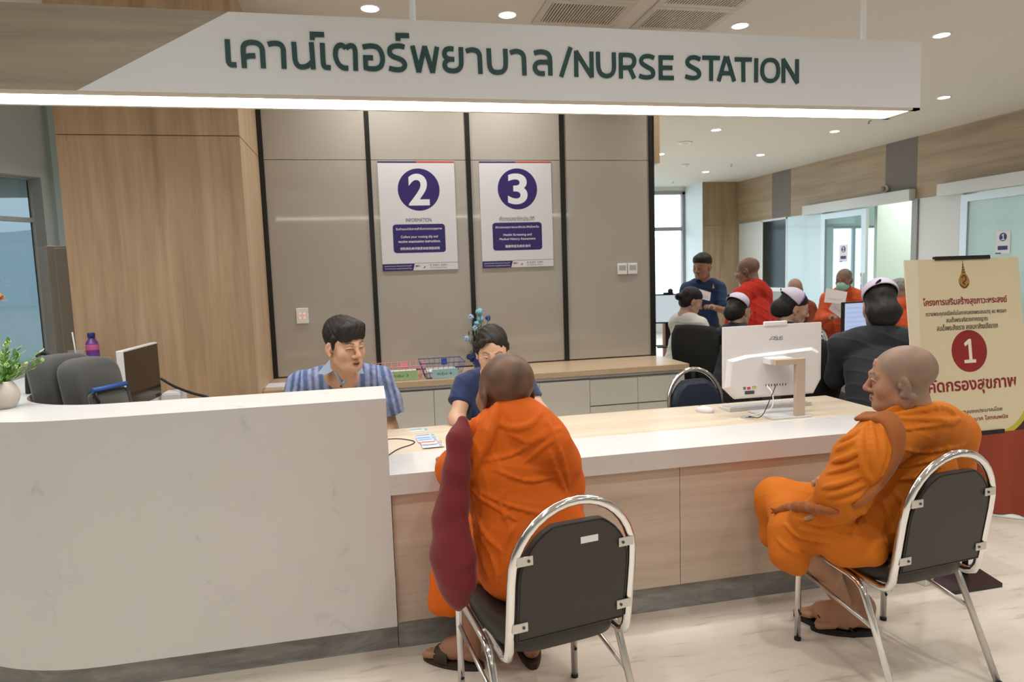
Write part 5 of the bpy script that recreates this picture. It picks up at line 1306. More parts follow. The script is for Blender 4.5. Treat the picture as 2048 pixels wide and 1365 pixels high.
# ================================================================== MONK WITH THE RED BAG (seen from behind)
def monk_one():
    t = thing('person', 'bald person in bright orange robe seen from behind, dark red bag at the left side', 'person', (C1[0], C1[1], 0))
    hd = px(1012, 772, d=2.30); s = 1.06; yaw = .30
    top = px(1010, 708, d=2.30).z
    T, R = frame((hd.x, hd.y, top-.122*s), yaw, -.06, 0., s)
    nb = V3(px(1033, 848, d=2.26))             # base of the neck, inside the robe
    shL, shR = V3(px(957, 890, d=2.26)), V3(px(1092, 888, d=2.24))
    elL, elR = V3(px(912, 940, d=2.46)), V3(px(1120, 962, d=2.36))
    haL, haR = V3((.30, 2.76, .80)), V3((.60, 2.78, .80))
    pel = V3((.525, 2.125, .575)); che = (shL+shR)/2+V3((0, .02, -.10))
    hipL, hipR = V3((.43, 2.20, .56)), V3((.63, 2.20, .56))
    kneL, kneR = V3((.34, 2.58, .525)), V3((.62, 2.60, .525))
    heL = px(925, 1325, Z=.0); heR = px(1063, 1318, Z=.0); heL = px(960, 1338, Z=.0)+Vector((0, 0, .024)); heR = px(1066, 1336, Z=.0)+Vector((0, 0, .024))
    v = Vol()
    v.cone(T(0, -.025, -.05), nb, .066, .060, .03).cone(T(0, -.055, -.075), T(.0, -.075, -.085), .05, None, .03)
    for z in (-.068, -.098): v.cone(T(-.045, -.085, z), T(.045, -.085, z), .022, None, .012)     # folds of the neck
    v.cone(nb, shL, .055, .052, .04).cone(nb, shR, .055, .052, .04).ell(che, (.14, .10, .14), None, .06).ell(pel, (.16, .13, .11), None, .06).cone(che, pel, .12, .13, .06)
    add_head(v, T, R, s, fat=1.1)
    for a, b, c in ((shL, elL, haL), (shR, elR, haR)): v.cone(a, b, .052, .042, .03); v.cone(b, c, .042, .028, .02)
    for a, sd in ((haL, -1), (haR, 1)): add_hand(v, a+V3((0, -.02, 0)), (.25*-sd, .95, -.1), (0, 0, 1), 1., .25, side=sd)
    anL, anR = add_foot(v, heL, (-.8, .55), 1.0), add_foot(v, heR, (.10, 1), 1.02)
    for a, b, c in ((hipL, kneL, anL), (hipR, kneR, anR)): v.cone(a, b, .085, .06, .04); v.chain([b, b*.5+V3(c)*.5+V3((0, -.03, 0)), c], [.058, .05, .036], .03)
    skin = (.37, .185, .11); ft = face_tint(T, R, s, skin, (.060, .036, .026), stub=.88)
    volume_object('body', v, .0034, SKIN, t, tint=ft)
    add_eyes(T, R, s, t)
    # robe
    r = Vol()
    r.ell(pel+V3((0, .0, .015)), (.205, .175, .14), None, .06).ell((pel+che)/2+V3((0, .0, -.02)), (.185, .15, .18), None, .08).ell(che+V3((0, -.005, 0)), (.165, .128, .155), None, .06)
    r.chain([nb+V3((-.01, 0, .012)), (nb+shL)/2+V3((0, -.01, .012)), shL], [.076, .072, .066], .05).chain([nb+V3((.01, 0, .012)), (nb+shR)/2+V3((0, -.01, .016)), shR], [.076, .074, .068], .05)
    r.chain([shL, elL, haL+V3((0, -.09, -.0))], [.072, .066, .055], .05).chain([shR, (shR+elR)/2+V3((.01, 0, 0)), elR, haR+V3((0, -.06, 0))], [.076, .076, .068, .055], .05)
    # cloth falling from the right arm
    r.chain([elR+V3((.01, -.02, -.02)), elR+V3((.015, -.02, -.16)), elR+V3((.01, -.01, -.26))], [.055, .045, .035], .05)
    for a, b in ((hipL, kneL), (hipR, kneR)): r.cone(a, b, .115, .085, .06)
    r.box((.46, 2.44, .47), (.20, .17, .10), None, .06, .06).box((.44, 2.585, .38), (.215, .075, .17), None, .05, .05)
    r.cone((.26, 2.60, .45), (.235, 2.60, .26), .06, .07, .05)
    r.half((0, 0, .225), (0, 0, -1), .01)
    # the folded band over the left shoulder, collar and long creases of the back
    for pts, w, g in (([(993, 808), (991, 831), (976, 876), (953, 921), (938, 962)], .017, 0), ([(971, 818), (965, 850), (946, 900), (930, 950)], .013, 0), ([(984, 812), (980, 845), (963, 890), (944, 940)], .009, 0), ([(950, 835), (935, 870), (922, 915)], .009, 0)):
        crease(r, pts, w, .010, .006)
    for pts, w, g in (([(1004, 812), (998, 842), (1021, 856), (1060, 850), (1082, 824)], .008, 0), ([(966, 921), (1021, 911), (1081, 876), (1121, 858)], .0055, 4), ([(1050, 926), (1085, 895), (1118, 872)], .005, 4), ([(1100, 905), (1116, 950), (1136, 998)], .0065, 0),
                      ([(938, 976), (970, 1001), (1031, 1041)], .0065, 5), ([(940, 991), (966, 1061), (1006, 1107)], .0065, 0), ([(942, 1006), (956, 1090), (985, 1170)], .0065, 0), ([(960, 985), (1020, 1012), (1090, 1030)], .005, 4), ([(1006, 980), (1002, 1010), (1020, 1060)], .004, 0), ([(990, 940), (1050, 962), (1110, 955)], .0045, 4),
                      ([(1094, 842), (1110, 880), (1126, 925), (1138, 975)], .007, 0), ([(1020, 870), (1060, 885), (1090, 862)], .0045, 3), ([(950, 1040), (985, 1120), (1000, 1180)], .0055, 0), ([(1030, 1050), (1010, 1090), (1000, 1150)], .0045, 0)):
        crease(r, pts, w, .010, .0, g)
    def dp(P):
        d = fold(P, (9, 4, 30), .0024, (.47, 2.05, .93), (.3, .3, .26), 1.3, 5., 1., 5.)+fold(P, (-26, 8, 20), .003, (.42, 2.05, .66), (.22, .3, .2), 1.0, 6., 2., 4.)
        d += fold(P, (70, 20, 12), .008, (.30, 2.3, 1.0), (.12, .3, .16), .8, 8., 3.)+fold(P, (60, 0, 5), .008, (.45, 2.6, .35), (.4, .2, .2), .8, 6., 4.)
        return d+.0022*nz(P, 24., 2.)+.0010*nz(P, 60., 5.)
    volume_object('robe', r, .0052, robe1, t, disp=dp, pad=.012)
    # sandals
    for n_, (he, dd, b_) in enumerate(((heL, (-.8, .55), 'left'), (heR, (.10, 1), 'right'))):
        sandal(he, dd, 1.03, plain('sandal_brown', (.045, .026, .020), .6), 'brown open-toed sandal on the %s foot of the person with the red bag' % b_, 'slide')
    # dark red shoulder bag hanging at the left side
    b = Vol(); A = lambda x, y, d: V3(px(x, y, d=d))
    b.chain([A(926, 842, 2.19), A(918, 880, 2.16), A(914, 940, 2.15), A(908, 1010, 2.15), A(906, 1090, 2.15), A(908, 1150, 2.16), A(913, 1190, 2.17), A(917, 1220, 2.18)], [.018, .027, .032, .036, .041, .041, .026, .004], .06)
    b.chain([A(900, 960, 2.17), A(888, 1040, 2.18), A(887, 1110, 2.18), A(896, 1165, 2.18)], [.014, .024, .030, .018], .05)
    b.chain([A(920, 1060, 2.13), A(928, 1120, 2.13), A(929, 1165, 2.14), A(922, 1195, 2.16)], [.016, .024, .022, .010], .05)
    def db(P): return fold(P, (34, 34, 5), .0028, None, None, .9, 5., 1., 4.)+.0012*nz(P, 40., 2.)
    o = volume_object('shoulder_bag', b, .005, maroon_cloth, None, disp=db, pad=.006)
    tag(o, 'dark red cloth shoulder bag hanging beside the orange-robed back', 'bag')
    return t
def sandal(heel, d, s, mt, label, kind):
    """sole with straps, under a foot whose heel stands at 'heel'"""
    d = Vector((d[0], d[1], 0)).normalized(); x = Vector((d.y, -d.x, 0)); H = Vector((heel[0], heel[1], 0))
    t = thing('sandal', label, 'sandal', tuple(H), math.atan2(d.y, d.x)-PI/2)
    L = .262*s; o = []
    for k in range(40):
        a = 2*PI*k/40; v = .5-.5*math.cos(a); w = (.030+.014*math.sin(v*PI*.9)+.008*v)*(abs(math.sin(a))**.62)*s
        o.append(((w if a < PI else -w), -.018+L*v))
    m = MB(); m.prism(o, lambda u, v, q: (u, v, q), 0, .014); m.prism([(u*.96, v*.99+.001) for u, v in o], lambda u, v, q: (u, v, q), .014, .022)
    m.build('sole', mt, t)
    if kind == 'slide':
        m = MB(); P = []
        for j in range(7):
            y = .115*s+.010*j; row = []
            for k in range(13):
                a = PI*k/12; row.append((.050*s*math.cos(a), y+.012*math.sin(a), .018+.060*s*math.sin(a)**.8-.003*j*math.sin(a)))
            P.append(row)
        V = [p for r_ in P for p in r_]; F = [(j*13+k, j*13+k+1, (j+1)*13+k+1, (j+1)*13+k) for j in range(6) for k in range(12)]
        m.add(V, F, 0, True); o = m.build('strap', mt, t); sm = o.modifiers.new('s', 'SOLIDIFY'); sm.thickness = .004
    else:
        m = MB()
        for q in (-1, 1): m.tube(spline([(q*.042*s, .085*s, .014), (q*.036*s, .12*s, .055*s), (q*.015*s, .165*s, .052*s), (-.008, .195*s, .034), (-.008, .198*s, .014)], 5), .006, 8)
        m.build('strap', mt, t)
    return t
monk_one()

# ================================================================== MONK ON THE RIGHT (profile)
def monk_two():
    t = thing('person', 'shaven person in amber robe sitting sideways, head in profile before the easel board', 'person', (C2[0], C2[1], 0))
    s = 1.03; yaw = .86; hd = px(1803, 757, d=2.5)
    T, R = frame((hd.x, hd.y, hd.z-.006), yaw, -.05, -.03, s)
    A = lambda x, y, d: V3(px(x, y, d=d))
    nb = A(1842, 850, 2.52)
    shL, shR = A(1760, 888, 2.46), A(1905, 868, 2.66)
    elL = A(1688, 985, 2.42); haL = A(1668, 1020, 2.50); elR = A(1905, 985, 2.80); haR = V3((1.90, 2.38, .66))
    pel = V3((1.915, 2.165, .575)); che = (shL+shR)/2+V3((0, .03, -.13))
    hipL, hipR = V3((1.82, 2.17, .555)), V3((1.97, 2.27, .555))
    kneL, kneR = A(1584, 1066, 2.66), V3((1.72, 2.60, .52))
    heL, heR = px(1704, 1272, Z=.0), px(1748, 1268, Z=.0)
    dL = (px(1640, 1248, Z=.0)-heL); dR = (px(1672, 1262, Z=0)-heR)
    v = Vol()
    v.cone(T(0, -.03, -.05), nb, .056, .050, .03).cone(T(.0, .02, -.085), nb+V3((-.02, .02, .02)), .035, .05, .03)
    v.cone(nb, shL, .048, .045, .05).cone(nb, shR, .048, .045, .05).ell(che, (.12, .09, .13), None, .05).cone(che, pel, .10, .11, .06).ell(pel, (.14, .12, .09), None, .05)
    add_head(v, T, R, s, jaw=.92)
    # sinew of the neck, heavier brow, cheek hollow
    v.cone(T(.0, .094, .026), T(.0, .094, .026), .010, None, .012)
    for q in (-1, 1): v.cone(T(q*.070, -.03, -.05), T(q*.02, .02, -.16), .016, .014, .02)
    v.cone(T(-.02, .080, .072), T(.02, .080, .072), .0035, None, .01).cone(T(-.022, .084, .060), T(.022, .084, .060), .0035, None, .01)
    v.chain([shL, elL, haL], [.048, .040, .028], .03).chain([shR, elR, haR], [.048, .04, .028], .03)
    add_hand(v, haL, (-.6, .75, -.1), (0, .1, 1), .98, .5, side=-1); add_hand(v, haR, (-.7, .6, 0), (0, .1, 1), .98, .5, side=1)
    aL = add_foot(v, heL+Vector((0, 0, .022)), dL, 1.0); aR = add_foot(v, heR+Vector((0, 0, .022)), dR, 1.0)
    for a, b, c in ((hipL, kneL, aL), (hipR, kneR, aR)):
        b = V3(b); c = V3(c); v.cone(a, b, .08, .058, .04); v.chain([b, b*.55+c*.45+V3((.02, -.03, .0)), c], [.055, .052, .034], .03)
    skin = (.42, .225, .135); ft = face_tint(T, R, s, skin, (.20, .155, .125), brow=(.10, .075, .06), stub=.85, hairline=.074)
    volume_object('body', v, .0032, SKIN, t, tint=ft)
    add_eyes(T, R, s, t)
    r = Vol()
    r.ell(pel+V3((0, .0, .01)), (.20, .18, .13), None, .06).ell((pel+che)/2+V3((0, 0, -.02)), (.175, .165, .17), None, .08).ell(che, (.165, .145, .16), None, .06)
    r.chain([nb+V3((-.02, .0, .012)), (nb+shL)/2+V3((-.01, 0, .012)), shL+V3((0, 0, .012))], [.078, .080, .078], .04).chain([nb, (nb+shR)/2+V3((.0, 0, .012)), shR], [.080, .084, .078], .05)
    r.chain([shL, A(1722, 920, 2.43), elL, A(1660, 1010, 2.48)], [.090, .086, .076, .060], .05).chain([elL, haL, A(1606, 1032, 2.58)], [.070, .060, .050], .05)
    r.chain([shR, elR, haR], [.085, .08, .085], .05)
    r.chain([hipL, (V3(hipL)+V3(kneL))/2+V3((-.01, 0, .01)), kneL], [.115, .098, .080], .05).cone(hipR, kneR, .11, .085, .06).cone(V3(kneL)+V3((.03, .03, 0)), kneR, .075, .075, .06)
    # skirt of the robe over the shins
    r.chain([kneL, A(1578, 1108, 2.64), A(1596, 1134, 2.62)], [.080, .066, .034], .04).chain([V3(kneR), V3((1.70, 2.60, .36))], [.09, .06], .04)
    r.chain([A(1640, 1050, 2.55), A(1690, 1090, 2.50), A(1740, 1100, 2.44)], [.07, .07, .06], .05)
    # collar edge, stacked folds of the shoulder cloth, creases round the sleeve
    for pts, w in (([(1772, 826), (1806, 812), (1845, 799), (1876, 795)], .012), ([(1786, 832), (1830, 822), (1880, 815), (1908, 826)], .010), ([(1796, 838), (1850, 838), (1900, 842), (1920, 838)], .008)): crease(r, pts, w, .014, .004)
    for pts, w, g in (([(1728, 848), (1720, 894), (1727, 941), (1745, 965)], .011, 0), ([(1742, 840), (1745, 880), (1750, 925), (1748, 968)], .010, 0), ([(1757, 834), (1766, 870), (1764, 915), (1750, 960)], .010, 0), ([(1770, 832), (1782, 868), (1776, 920), (1752, 975)], .009, 0),
                      ([(1681, 883), (1704, 871), (1720, 858)], .007, 4), ([(1664, 925), (1692, 916), (1719, 903)], .008, 5), ([(1654, 947), (1690, 936), (1722, 922)], .007, 5), ([(1646, 976), (1681, 968), (1722, 952)], .008, 5), ([(1655, 995), (1692, 984), (1728, 970)], .007, 5), ([(1668, 1010), (1700, 1002), (1730, 990)], .006, 0), ([(1674, 900), (1697, 889), (1719, 876)], .006, 4),
                      ([(1805, 860), (1862, 852), (1915, 846)], .006, 4), ([(1806, 900), (1860, 905), (1930, 890)], .006, 4), ([(1800, 935), (1850, 925), (1900, 910)], .005, 4), ([(1790, 960), (1840, 955), (1880, 935)], .006, 4), ([(1790, 985), (1815, 1020), (1830, 1060)], .006, 0), ([(1765, 1000), (1780, 1040), (1790, 1075)], .006, 0),
                      ([(1722, 1000), (1728, 1030), (1706, 1060)], .007, 0), ([(1600, 1040), (1640, 1050), (1690, 1045)], .006, 5), ([(1570, 1050), (1600, 1075), (1660, 1085)], .006, 5), ([(1556, 1080), (1580, 1100), (1615, 1112)], .006, 0), ([(1600, 1060), (1650, 1066), (1720, 1075)], .005, 0)):
        crease(r, pts, w, .011, .001, g)
    def dp(P):
        d = fold(P, (12, -8, 40), .003, (1.93, 2.12, .98), (.22, .22, .2), 1.3, 6., 1., 4.)+fold(P, (26, 26, 44), .003, (1.65, 2.28, .86), (.16, .2, .2), 1.1, 7., 2., 4.)
        d += fold(P, (40, 24, 20), .003, (1.68, 2.4, .52), (.25, .3, .2), .9, 5., 3., 4.)+fold(P, (40, 18, -18), .003, (1.86, 2.1, .66), (.2, .2, .2), .9, 6., 5., 4.)
        return d+.0018*nz(P, 26., 2.)+.001*nz(P, 60., 5.)
    volume_object('robe', r, .0048, robe2, t, disp=dp, pad=.012)
    # brown cloth strap across the back and its loose end on the knee
    stp = cloth('sash_brown', (.30, .085, .010), .85)
    w = Vol()
    top = [(1772, 829), (1790, 838), (1802, 862), (1803, 890), (1792, 925), (1770, 960), (1745, 985), (1722, 1006)]
    for dx, dy, rr in ((0, 0, .010), (-8, 3, .011), (-15, 7, .010), (-22, 10, .008)):
        P3 = lay(r.base, [(a+dx*(1-.06*i), b+dy) for i, (a, b) in enumerate(top)], .007); m = len(P3)
        w.chain(P3, [rr*(1-.35*i/m) for i in range(m)], .014); w.cone(P3[0], P3[0]+V3((-.02, .07, -.012)), rr, rr, .014)
    volume_object('sash', w, .0042, stp, t, disp=lambda P: .0012*nz(P, 70., 3.), pad=.004)
    w = Vol(); P3 = lay(r.base, [(1672, 1024), (1645, 1020), (1608, 1014), (1578, 1016), (1556, 1022)], .006, 2); w.chain(P3, [.008+.008*math.sin(PI*(i+.5)/len(P3)) for i in range(len(P3))], .02); e_ = P3[-1]; w.cone(e_, e_+V3((-.03, .0, .012)), .008, .004, .01); w.cone(e_, e_+V3((-.03, .0, -.006)), .008, .004, .01)
    volume_object('sash_end', w, .0035, stp, t, disp=lambda P: .001*nz(P, 80., 3.), pad=.004)
    blk = plain('flipflop_black', (.014, .013, .012), .65)
    sandal(heL, dL, 1.02, blk, 'black flip-flop on the near foot of the amber-robed person', 'thong'); sandal(heR, dR, 1.02, blk, 'black flip-flop on the far foot of the amber-robed person', 'thong')
    return t
monk_two()

# ================================================================== MAN IN THE STRIPED SHIRT
def man_striped():
    hd = px(689, 690, d=3.36); s = 1.06; yaw = -2.52
    t = thing('person', 'young man in a blue striped short-sleeved shirt talking, behind the tall counter', 'person', (hd.x, 3.75, 0))
    T, R = frame((hd.x, hd.y, hd.z), yaw, -.16, .05, s)
    A = lambda x, y, d: V3(px(x, y, d=d))
    nb = A(686, 752, 3.55); shR = A(604, 772, 3.62); shL = A(757, 762, 3.66)     # his right is on the left of the photo
    elR, elL = A(575, 880, 3.55), A(778, 858, 3.72); haR, haL = A(640, 900, 3.30), A(745, 905, 3.45)
    che = (shL+shR)/2+V3((0, .02, -.14)); pel = V3((hd.x+.02, 3.78, .56))
    v = Vol()
    v.cone(T(0, -.025, -.05), nb+V3((0, -.01, .0)), .058, .062, .03).cone(T(0, .03, -.085), nb+V3((.02, -.06, -.02)), .035, .045, .03)
    v.cone(nb, shL, .06, .06, .05).cone(nb, shR, .06, .06, .05).ell(che, (.14, .08, .14), None, .05).cone(che, pel, .09, .11, .06)
    add_head(v, T, R, s, mouth=.5, jaw=.80, fat=.0, lid=.0020)
    v.chain([shL, elL, haL], [.056, .047, .030], .03).chain([shR, elR, haR], [.056, .047, .030], .03)
    add_hand(v, haL, (-.7, -.7, 0), (0, 0, 1), 1., .35, side=1); add_hand(v, haR, (.8, -.5, 0), (0, 0, 1), 1., .35, side=-1)
    for q in (-1, 1):
        k = pel+V3((q*.12, -.42, -.04)); v.cone(pel+V3((q*.09, 0, 0)), k, .085, .065, .04); f_ = Vector((k[0], k[1]+.02, 0)); an = add_foot(v, f_, (0, -1), 1.); v.cone(k, an, .058, .038, .03)
    skin = (.58, .345, .225); ft = face_tint(T, R, s, skin, None, lip=(.46, .17, .14), brow=(.05, .03, .022)); ft.mouth = 1.
    volume_object('body', v, .0034, SKIN, t, tint=ft); add_eyes(T, R, s, t)
    # hair: thick, short back and sides, a fringe over the forehead
    h = Vol(); E = lambda c, r, k=.02, op='+': h.ell(T(*c), np.array(r)*s, R, k, op)
    E((0, -.016, .050), (.0845, .107, .090)); E((0, .045, .082), (.066, .052, .046), .03)
    h.half(T(0, .066, .040), R @ V3((0, .62, -.78)), .008)             # face side stays free
    h.half(T(0, -.05, -.066), R @ V3((0, .18, -1)), .012)
    for q in (-1, 1): h.cone(T(q*.079, .026, .045), T(q*.077, .018, -.012), .012, .006, .012); E((q*.088, -.008, -.014), (.022, .026, .034), .008, '-')
    for k in range(9):
        x = -.056+.014*k; h.cone(T(x*.8, .070, .098), T(x+.004, .090-.40*x*x/.06, .056+.003*((k*7) % 3)-.014*abs(x+.01)/.05), .018, .008, .020)
    def dh(P): q = (P-T(0, 0, 0).astype(np.float32)) @ R.astype(np.float32); return .0010*np.sin(q[..., 0]*210+6*np.sin(q[..., 2]*32+q[..., 1]*27))+.0014*nz(P, 110., 1.)+.0008*nz(P, 230., 3.)
    volume_object('hair', h, .0035, painted('hair', .55, .3), t, disp=dh, tint=hair_tint((.018, .013, .011)), pad=.006)
    # shirt
    r = Vol()
    r.ell(che+V3((0, .01, .0)), (.205, .135, .185), None, .06).ell(pel+V3((0, 0, .12)), (.205, .16, .24), None, .08)
    r.chain([nb+V3((0, .02, -.022)), (nb+shL)/2+V3((0, .01, -.006)), shL], [.072, .076, .072], .05).chain([nb+V3((0, .02, -.022)), (nb+shR)/2+V3((0, .01, -.008)), shR], [.072, .076, .072], .05)
    r.chain([shL, A(772, 800, 3.68), A(781, 828, 3.70)], [.078, .076, .080], .04).chain([shR, A(588, 825, 3.6), A(577, 862, 3.57)], [.078, .080, .084], .04)
    n = V3(elL-shL); n /= np.linalg.norm(n); r.half(A(781, 826, 3.70), n*.9, .004)
    n = V3(elR-shR); n /= np.linalg.norm(n)
    r.cone(nb+V3((.012, -.085, .045)), nb+V3((.0, -.115, -.045)), .036, .010, .012, '-')   # open neck
    def dp(P): return fold(P, (30, 10, 24), .006, A(775, 800, 3.6), (.12, .3, .14), 1., 9., 1.)+fold(P, (26, 8, 34), .005, None, None, 1.4, 6., 2.)*.5+.001*nz(P, 60., 1.)
    o = T(0, 0, 0)
    cx = float((shL+shR)[0]/2)
    def st(P):
        u = P[:, 0]-cx+.01*nz(P, 8., 2.); sleeve = P[:, 0] > shL[0]-.005
        u = np.where(sleeve, u*1.05+.22*(P[:, 2]-1.0), u); sleeve2 = P[:, 0] < shR[0]+.005; u = np.where(sleeve2, u*1.05-.22*(P[:, 2]-1.0), u)
        a = np.sin(u*150)+.6*np.sin(u*89+1.)+.35*nz(P, 130., 4.); b = np.sin(u*61+.4)
        w = np.clip(.5+.65*a, 0, 1)[:, None]; w2 = np.clip(.5+1.2*b, 0, 1)[:, None]
        col = (1-w)*np.array((.055, .09, .205))+w*np.array((.30, .33, .50)); col = col*(1-.35*w2)+.35*w2*np.array((.15, .22, .36))
        return col*(1+.10*nz(P, 210., 7.))[:, None]
    volume_object('shirt', r, .0042, painted('woven_stripe', .85, .2, bump=(500, .2, .0006), sheen=.1), t, disp=dp, tint=st, pad=.006)
    # collar, two leaves of chambray
    cm = plain('chambray', (.30, .36, .45), .85, bump=(600, .3, .0006)); m = MB()
    def leaf3(pts):
        P = [V3(p) for p in pts]; c = len(m.v); th = V3((0, -.006, .001)); m.add(P+[p+th for p in P], [tuple(range(len(P))), tuple(range(2*len(P)-1, len(P)-1, -1))]+[(i, (i+1) % len(P), len(P)+(i+1) % len(P), len(P)+i) for i in range(len(P))])
    leaf3([A(664, 714, 3.53), A(658, 722, 3.50), A(634, 748, 3.45), A(652, 750, 3.43), A(666, 742, 3.42), A(668, 728, 3.46)])
    leaf3([A(718, 712, 3.53), A(722, 722, 3.50), A(728, 748, 3.44), A(716, 748, 3.42), A(706, 738, 3.42), A(712, 722, 3.46)])
    m.tube(spline([A(668, 716, 3.50), A(668, 738, 3.435), A(678, 757, 3.42), A(683, 768, 3.43)], 5), .009, 8); m.tube(spline([A(716, 716, 3.50), A(710, 740, 3.435), A(696, 757, 3.42), A(684, 769, 3.43)], 5), .009, 8)
    m.tube(spline([A(667, 712, 3.50), A(680, 704, 3.62), A(700, 704, 3.63), A(717, 712, 3.50)], 5), .016, 8)
    m.build('collar', cm, t, world=True)
    b = A(682, 773, 3.415); MB().ball(tuple(b), (.006, .003, .006), 10, 6).build('button', plain('button_dark', (.03, .035, .05), .4), t, world=True)
    # trousers
    q = Vol(); q.ell(pel, (.17, .15, .12), None, .05)
    for k in (-1, 1): kk = pel+V3((k*.12, -.42, -.04)); q.cone(pel+V3((k*.09, 0, 0)), kk, .11, .09, .05); q.cone(kk, V3((kk[0], kk[1]+.05, .08)), .09, .075, .04)
    volume_object('trousers', q, .012, plain('trouser_dark', (.02, .02, .025), .8), t)
man_striped()

# ================================================================== WOMAN WITH GLASSES
def woman_glasses():
    hd = px(984, 701, d=3.52); s = .99; yaw = 2.98
    t = thing('person', 'woman with glasses in a navy short-sleeved blouse looking down, behind the shaved head', 'person', (hd.x, 3.85, 0))
    T, R = frame((hd.x, hd.y, hd.z), yaw, -.34, 0., s)
    A = lambda x, y, d: V3(px(x, y, d=d))
    nb = A(988, 752, 3.68); shR = A(932, 772, 3.72); shL = A(1046, 768, 3.74)
    elR, elL = A(913, 838, 3.62), A(1082, 828, 3.66); haR, haL = A(960, 880, 3.36), A(1060, 880, 3.38)
    che = (shL+shR)/2+V3((0, .02, -.13)); pel = V3((hd.x+.01, 3.86, .56))
    v = Vol()
    v.cone(T(0, -.03, -.05), nb, .047, .054, .03).cone(nb, shL, .05, .05, .05).cone(nb, shR, .05, .05, .05).ell(che, (.14, .09, .15), None, .06).cone(che, pel, .10, .12, .06)
    add_head(v, T, R, s, jaw=.90)
    v.chain([shL, elL, haL], [.05, .041, .026], .03).chain([shR, elR, haR], [.05, .041, .026], .03)
    add_hand(v, haL, (-.8, -.5, 0), (0, 0, 1), .92, .4, side=1); add_hand(v, haR, (.8, -.5, 0), (0, 0, 1), .92, .4, side=-1)
    for q in (-1, 1):
        k = pel+V3((q*.10, -.38, -.04)); v.cone(pel+V3((q*.08, 0, 0)), k, .08, .06, .04); an = add_foot(v, Vector((k[0], k[1]+.02, 0)), (0, -1), .92); v.cone(k, an, .052, .034, .03)
    skin = (.62, .385, .265); ft = face_tint(T, R, s, skin, None, lip=(.50, .16, .15), brow=(.09, .055, .04))
    volume_object('body', v, .0034, SKIN, t, tint=ft); add_eyes(T, R, s, t)
    h = Vol(); E = lambda c, r, k=.02, op='+': h.ell(T(*c), np.array(r)*s, R, k, op)
    E((0, -.018, .045), (.0835, .106, .089)); E((0, -.04, -.01), (.075, .075, .07), .03); E((0, -.11, -.02), (.04, .035, .04), .02)
    # parted to one side: the forehead shows as a slanting gap
    h.half(T(.012, .067, .072), R @ V3((.34, .76, -.55)), .008)
    h.chain([T(.028, .080, .094), T(.056, .064, .066), T(.075, .034, .030), T(.077, .004, -.012)], [.010, .013, .012, .010], .02)
    for q in (-1, 1): h.cone(T(q*.078, .02, .04), T(q*.076, -.02, -.03), .014, .014, .015)
    h.cone(T(.022, .090, .094), T(.020, .0, .142), .0030, None, .003, '-')     # the parting
    for q in (-1, 1): E((q*.088, -.004, -.022), (.016, .02, .028), .006, '-')
    def dh(P): q = (P-T(0, 0, 0).astype(np.float32)) @ R.astype(np.float32); return .0012*np.sin(q[..., 0]*200+q[..., 1]*120+3*np.sin(q[..., 2]*25))
    volume_object('hair', h, .0032, M['hair'], t, disp=dh, tint=hair_tint((.016, .011, .009)), pad=.004)
    # glasses
    g = MB(); lens = MB()
    for q in (-1, 1):
        c = (q*.034, .108, -.004); ring = [tuple(T(c[0]+.0245*math.cos(a), c[1]-.006*abs(math.cos(a))*(1 if q*math.cos(a) > 0 else 0), c[2]+.0195*math.sin(a))) for a in [2*PI*k/24 for k in range(24)]]
        g.tube(ring, .0011, 6, closed=True); lens.add(ring, [tuple(range(24))])
        g.tube([tuple(T(q*.058, .104, .002)), tuple(T(q*.078, .06, .006)), tuple(T(q*.083, -.005, .004)), tuple(T(q*.082, -.02, -.012))], .0012, 6)
    g.tube(spline([tuple(T(-.010, .109, .0)), tuple(T(0, .113, .004)), tuple(T(.010, .109, .0))], 4), .0011, 6)
    o = g.build('glasses', plain('rose_gold', (.60, .38, .28), .25, metal=.8), t, world=True); lens.build('lens', glass('lens_clear', (.98, .98, .98), .02), o, world=True)
    r = Vol()
    r.ell(che+V3((0, .01, 0)), (.175, .125, .175), None, .06).ell(pel+V3((0, 0, .14)), (.165, .135, .22), None, .08)
    r.chain([nb+V3((0, .015, -.02)), (nb+shL)/2+V3((0, .01, -.004)), shL], [.06, .064, .062], .05).chain([nb+V3((0, .015, -.02)), (nb+shR)/2+V3((0, .01, -.004)), shR], [.06, .064, .062], .05)
    r.chain([shL, A(1064, 802, 3.70)], [.066, .068], .04).chain([shR, A(920, 806, 3.68)], [.066, .070], .04)
    n = V3(elL-shL); n /= np.linalg.norm(n); r.half(A(1063, 800, 3.70), n*np.array((1, 1, 1.3)), .004)
    r.cone(nb+V3((0, -.08, .03)), nb+V3((0, -.10, -.06)), .04, .018, .015, '-')
    nR = V3(elR-shR); nR /= np.linalg.norm(nR)
    def dp(P):
        cut = (P-A(918, 806, 3.68).astype(np.float32)) @ nR.astype(np.float32); m_ = (P[..., 0] < shR[0]+.01) & (cut > 0)
        return fold(P, (36, 8, 14), .005, None, None, 1.2, 7., 2.)*.8+.001*nz(P, 60., 1.)-np.where(m_, np.minimum(cut*1.2, .12), 0)
    navy = plain('blouse_navy', (.014, .030, .105), .75, bump=(420, .3, .0006), sheen=.2)
    volume_object('blouse', r, .0045, navy, t, disp=dp, pad=.006)
    q = Vol(); q.ell(pel, (.165, .15, .12), None, .05)
    for k in (-1, 1): kk = pel+V3((k*.10, -.38, -.04)); q.cone(pel+V3((k*.08, 0, 0)), kk, .105, .085, .05); q.cone(kk, V3((kk[0], kk[1]+.05, .08)), .085, .07, .04)
    volume_object('trousers', q, .012, M['trouser_dark'], t)
woman_glasses()

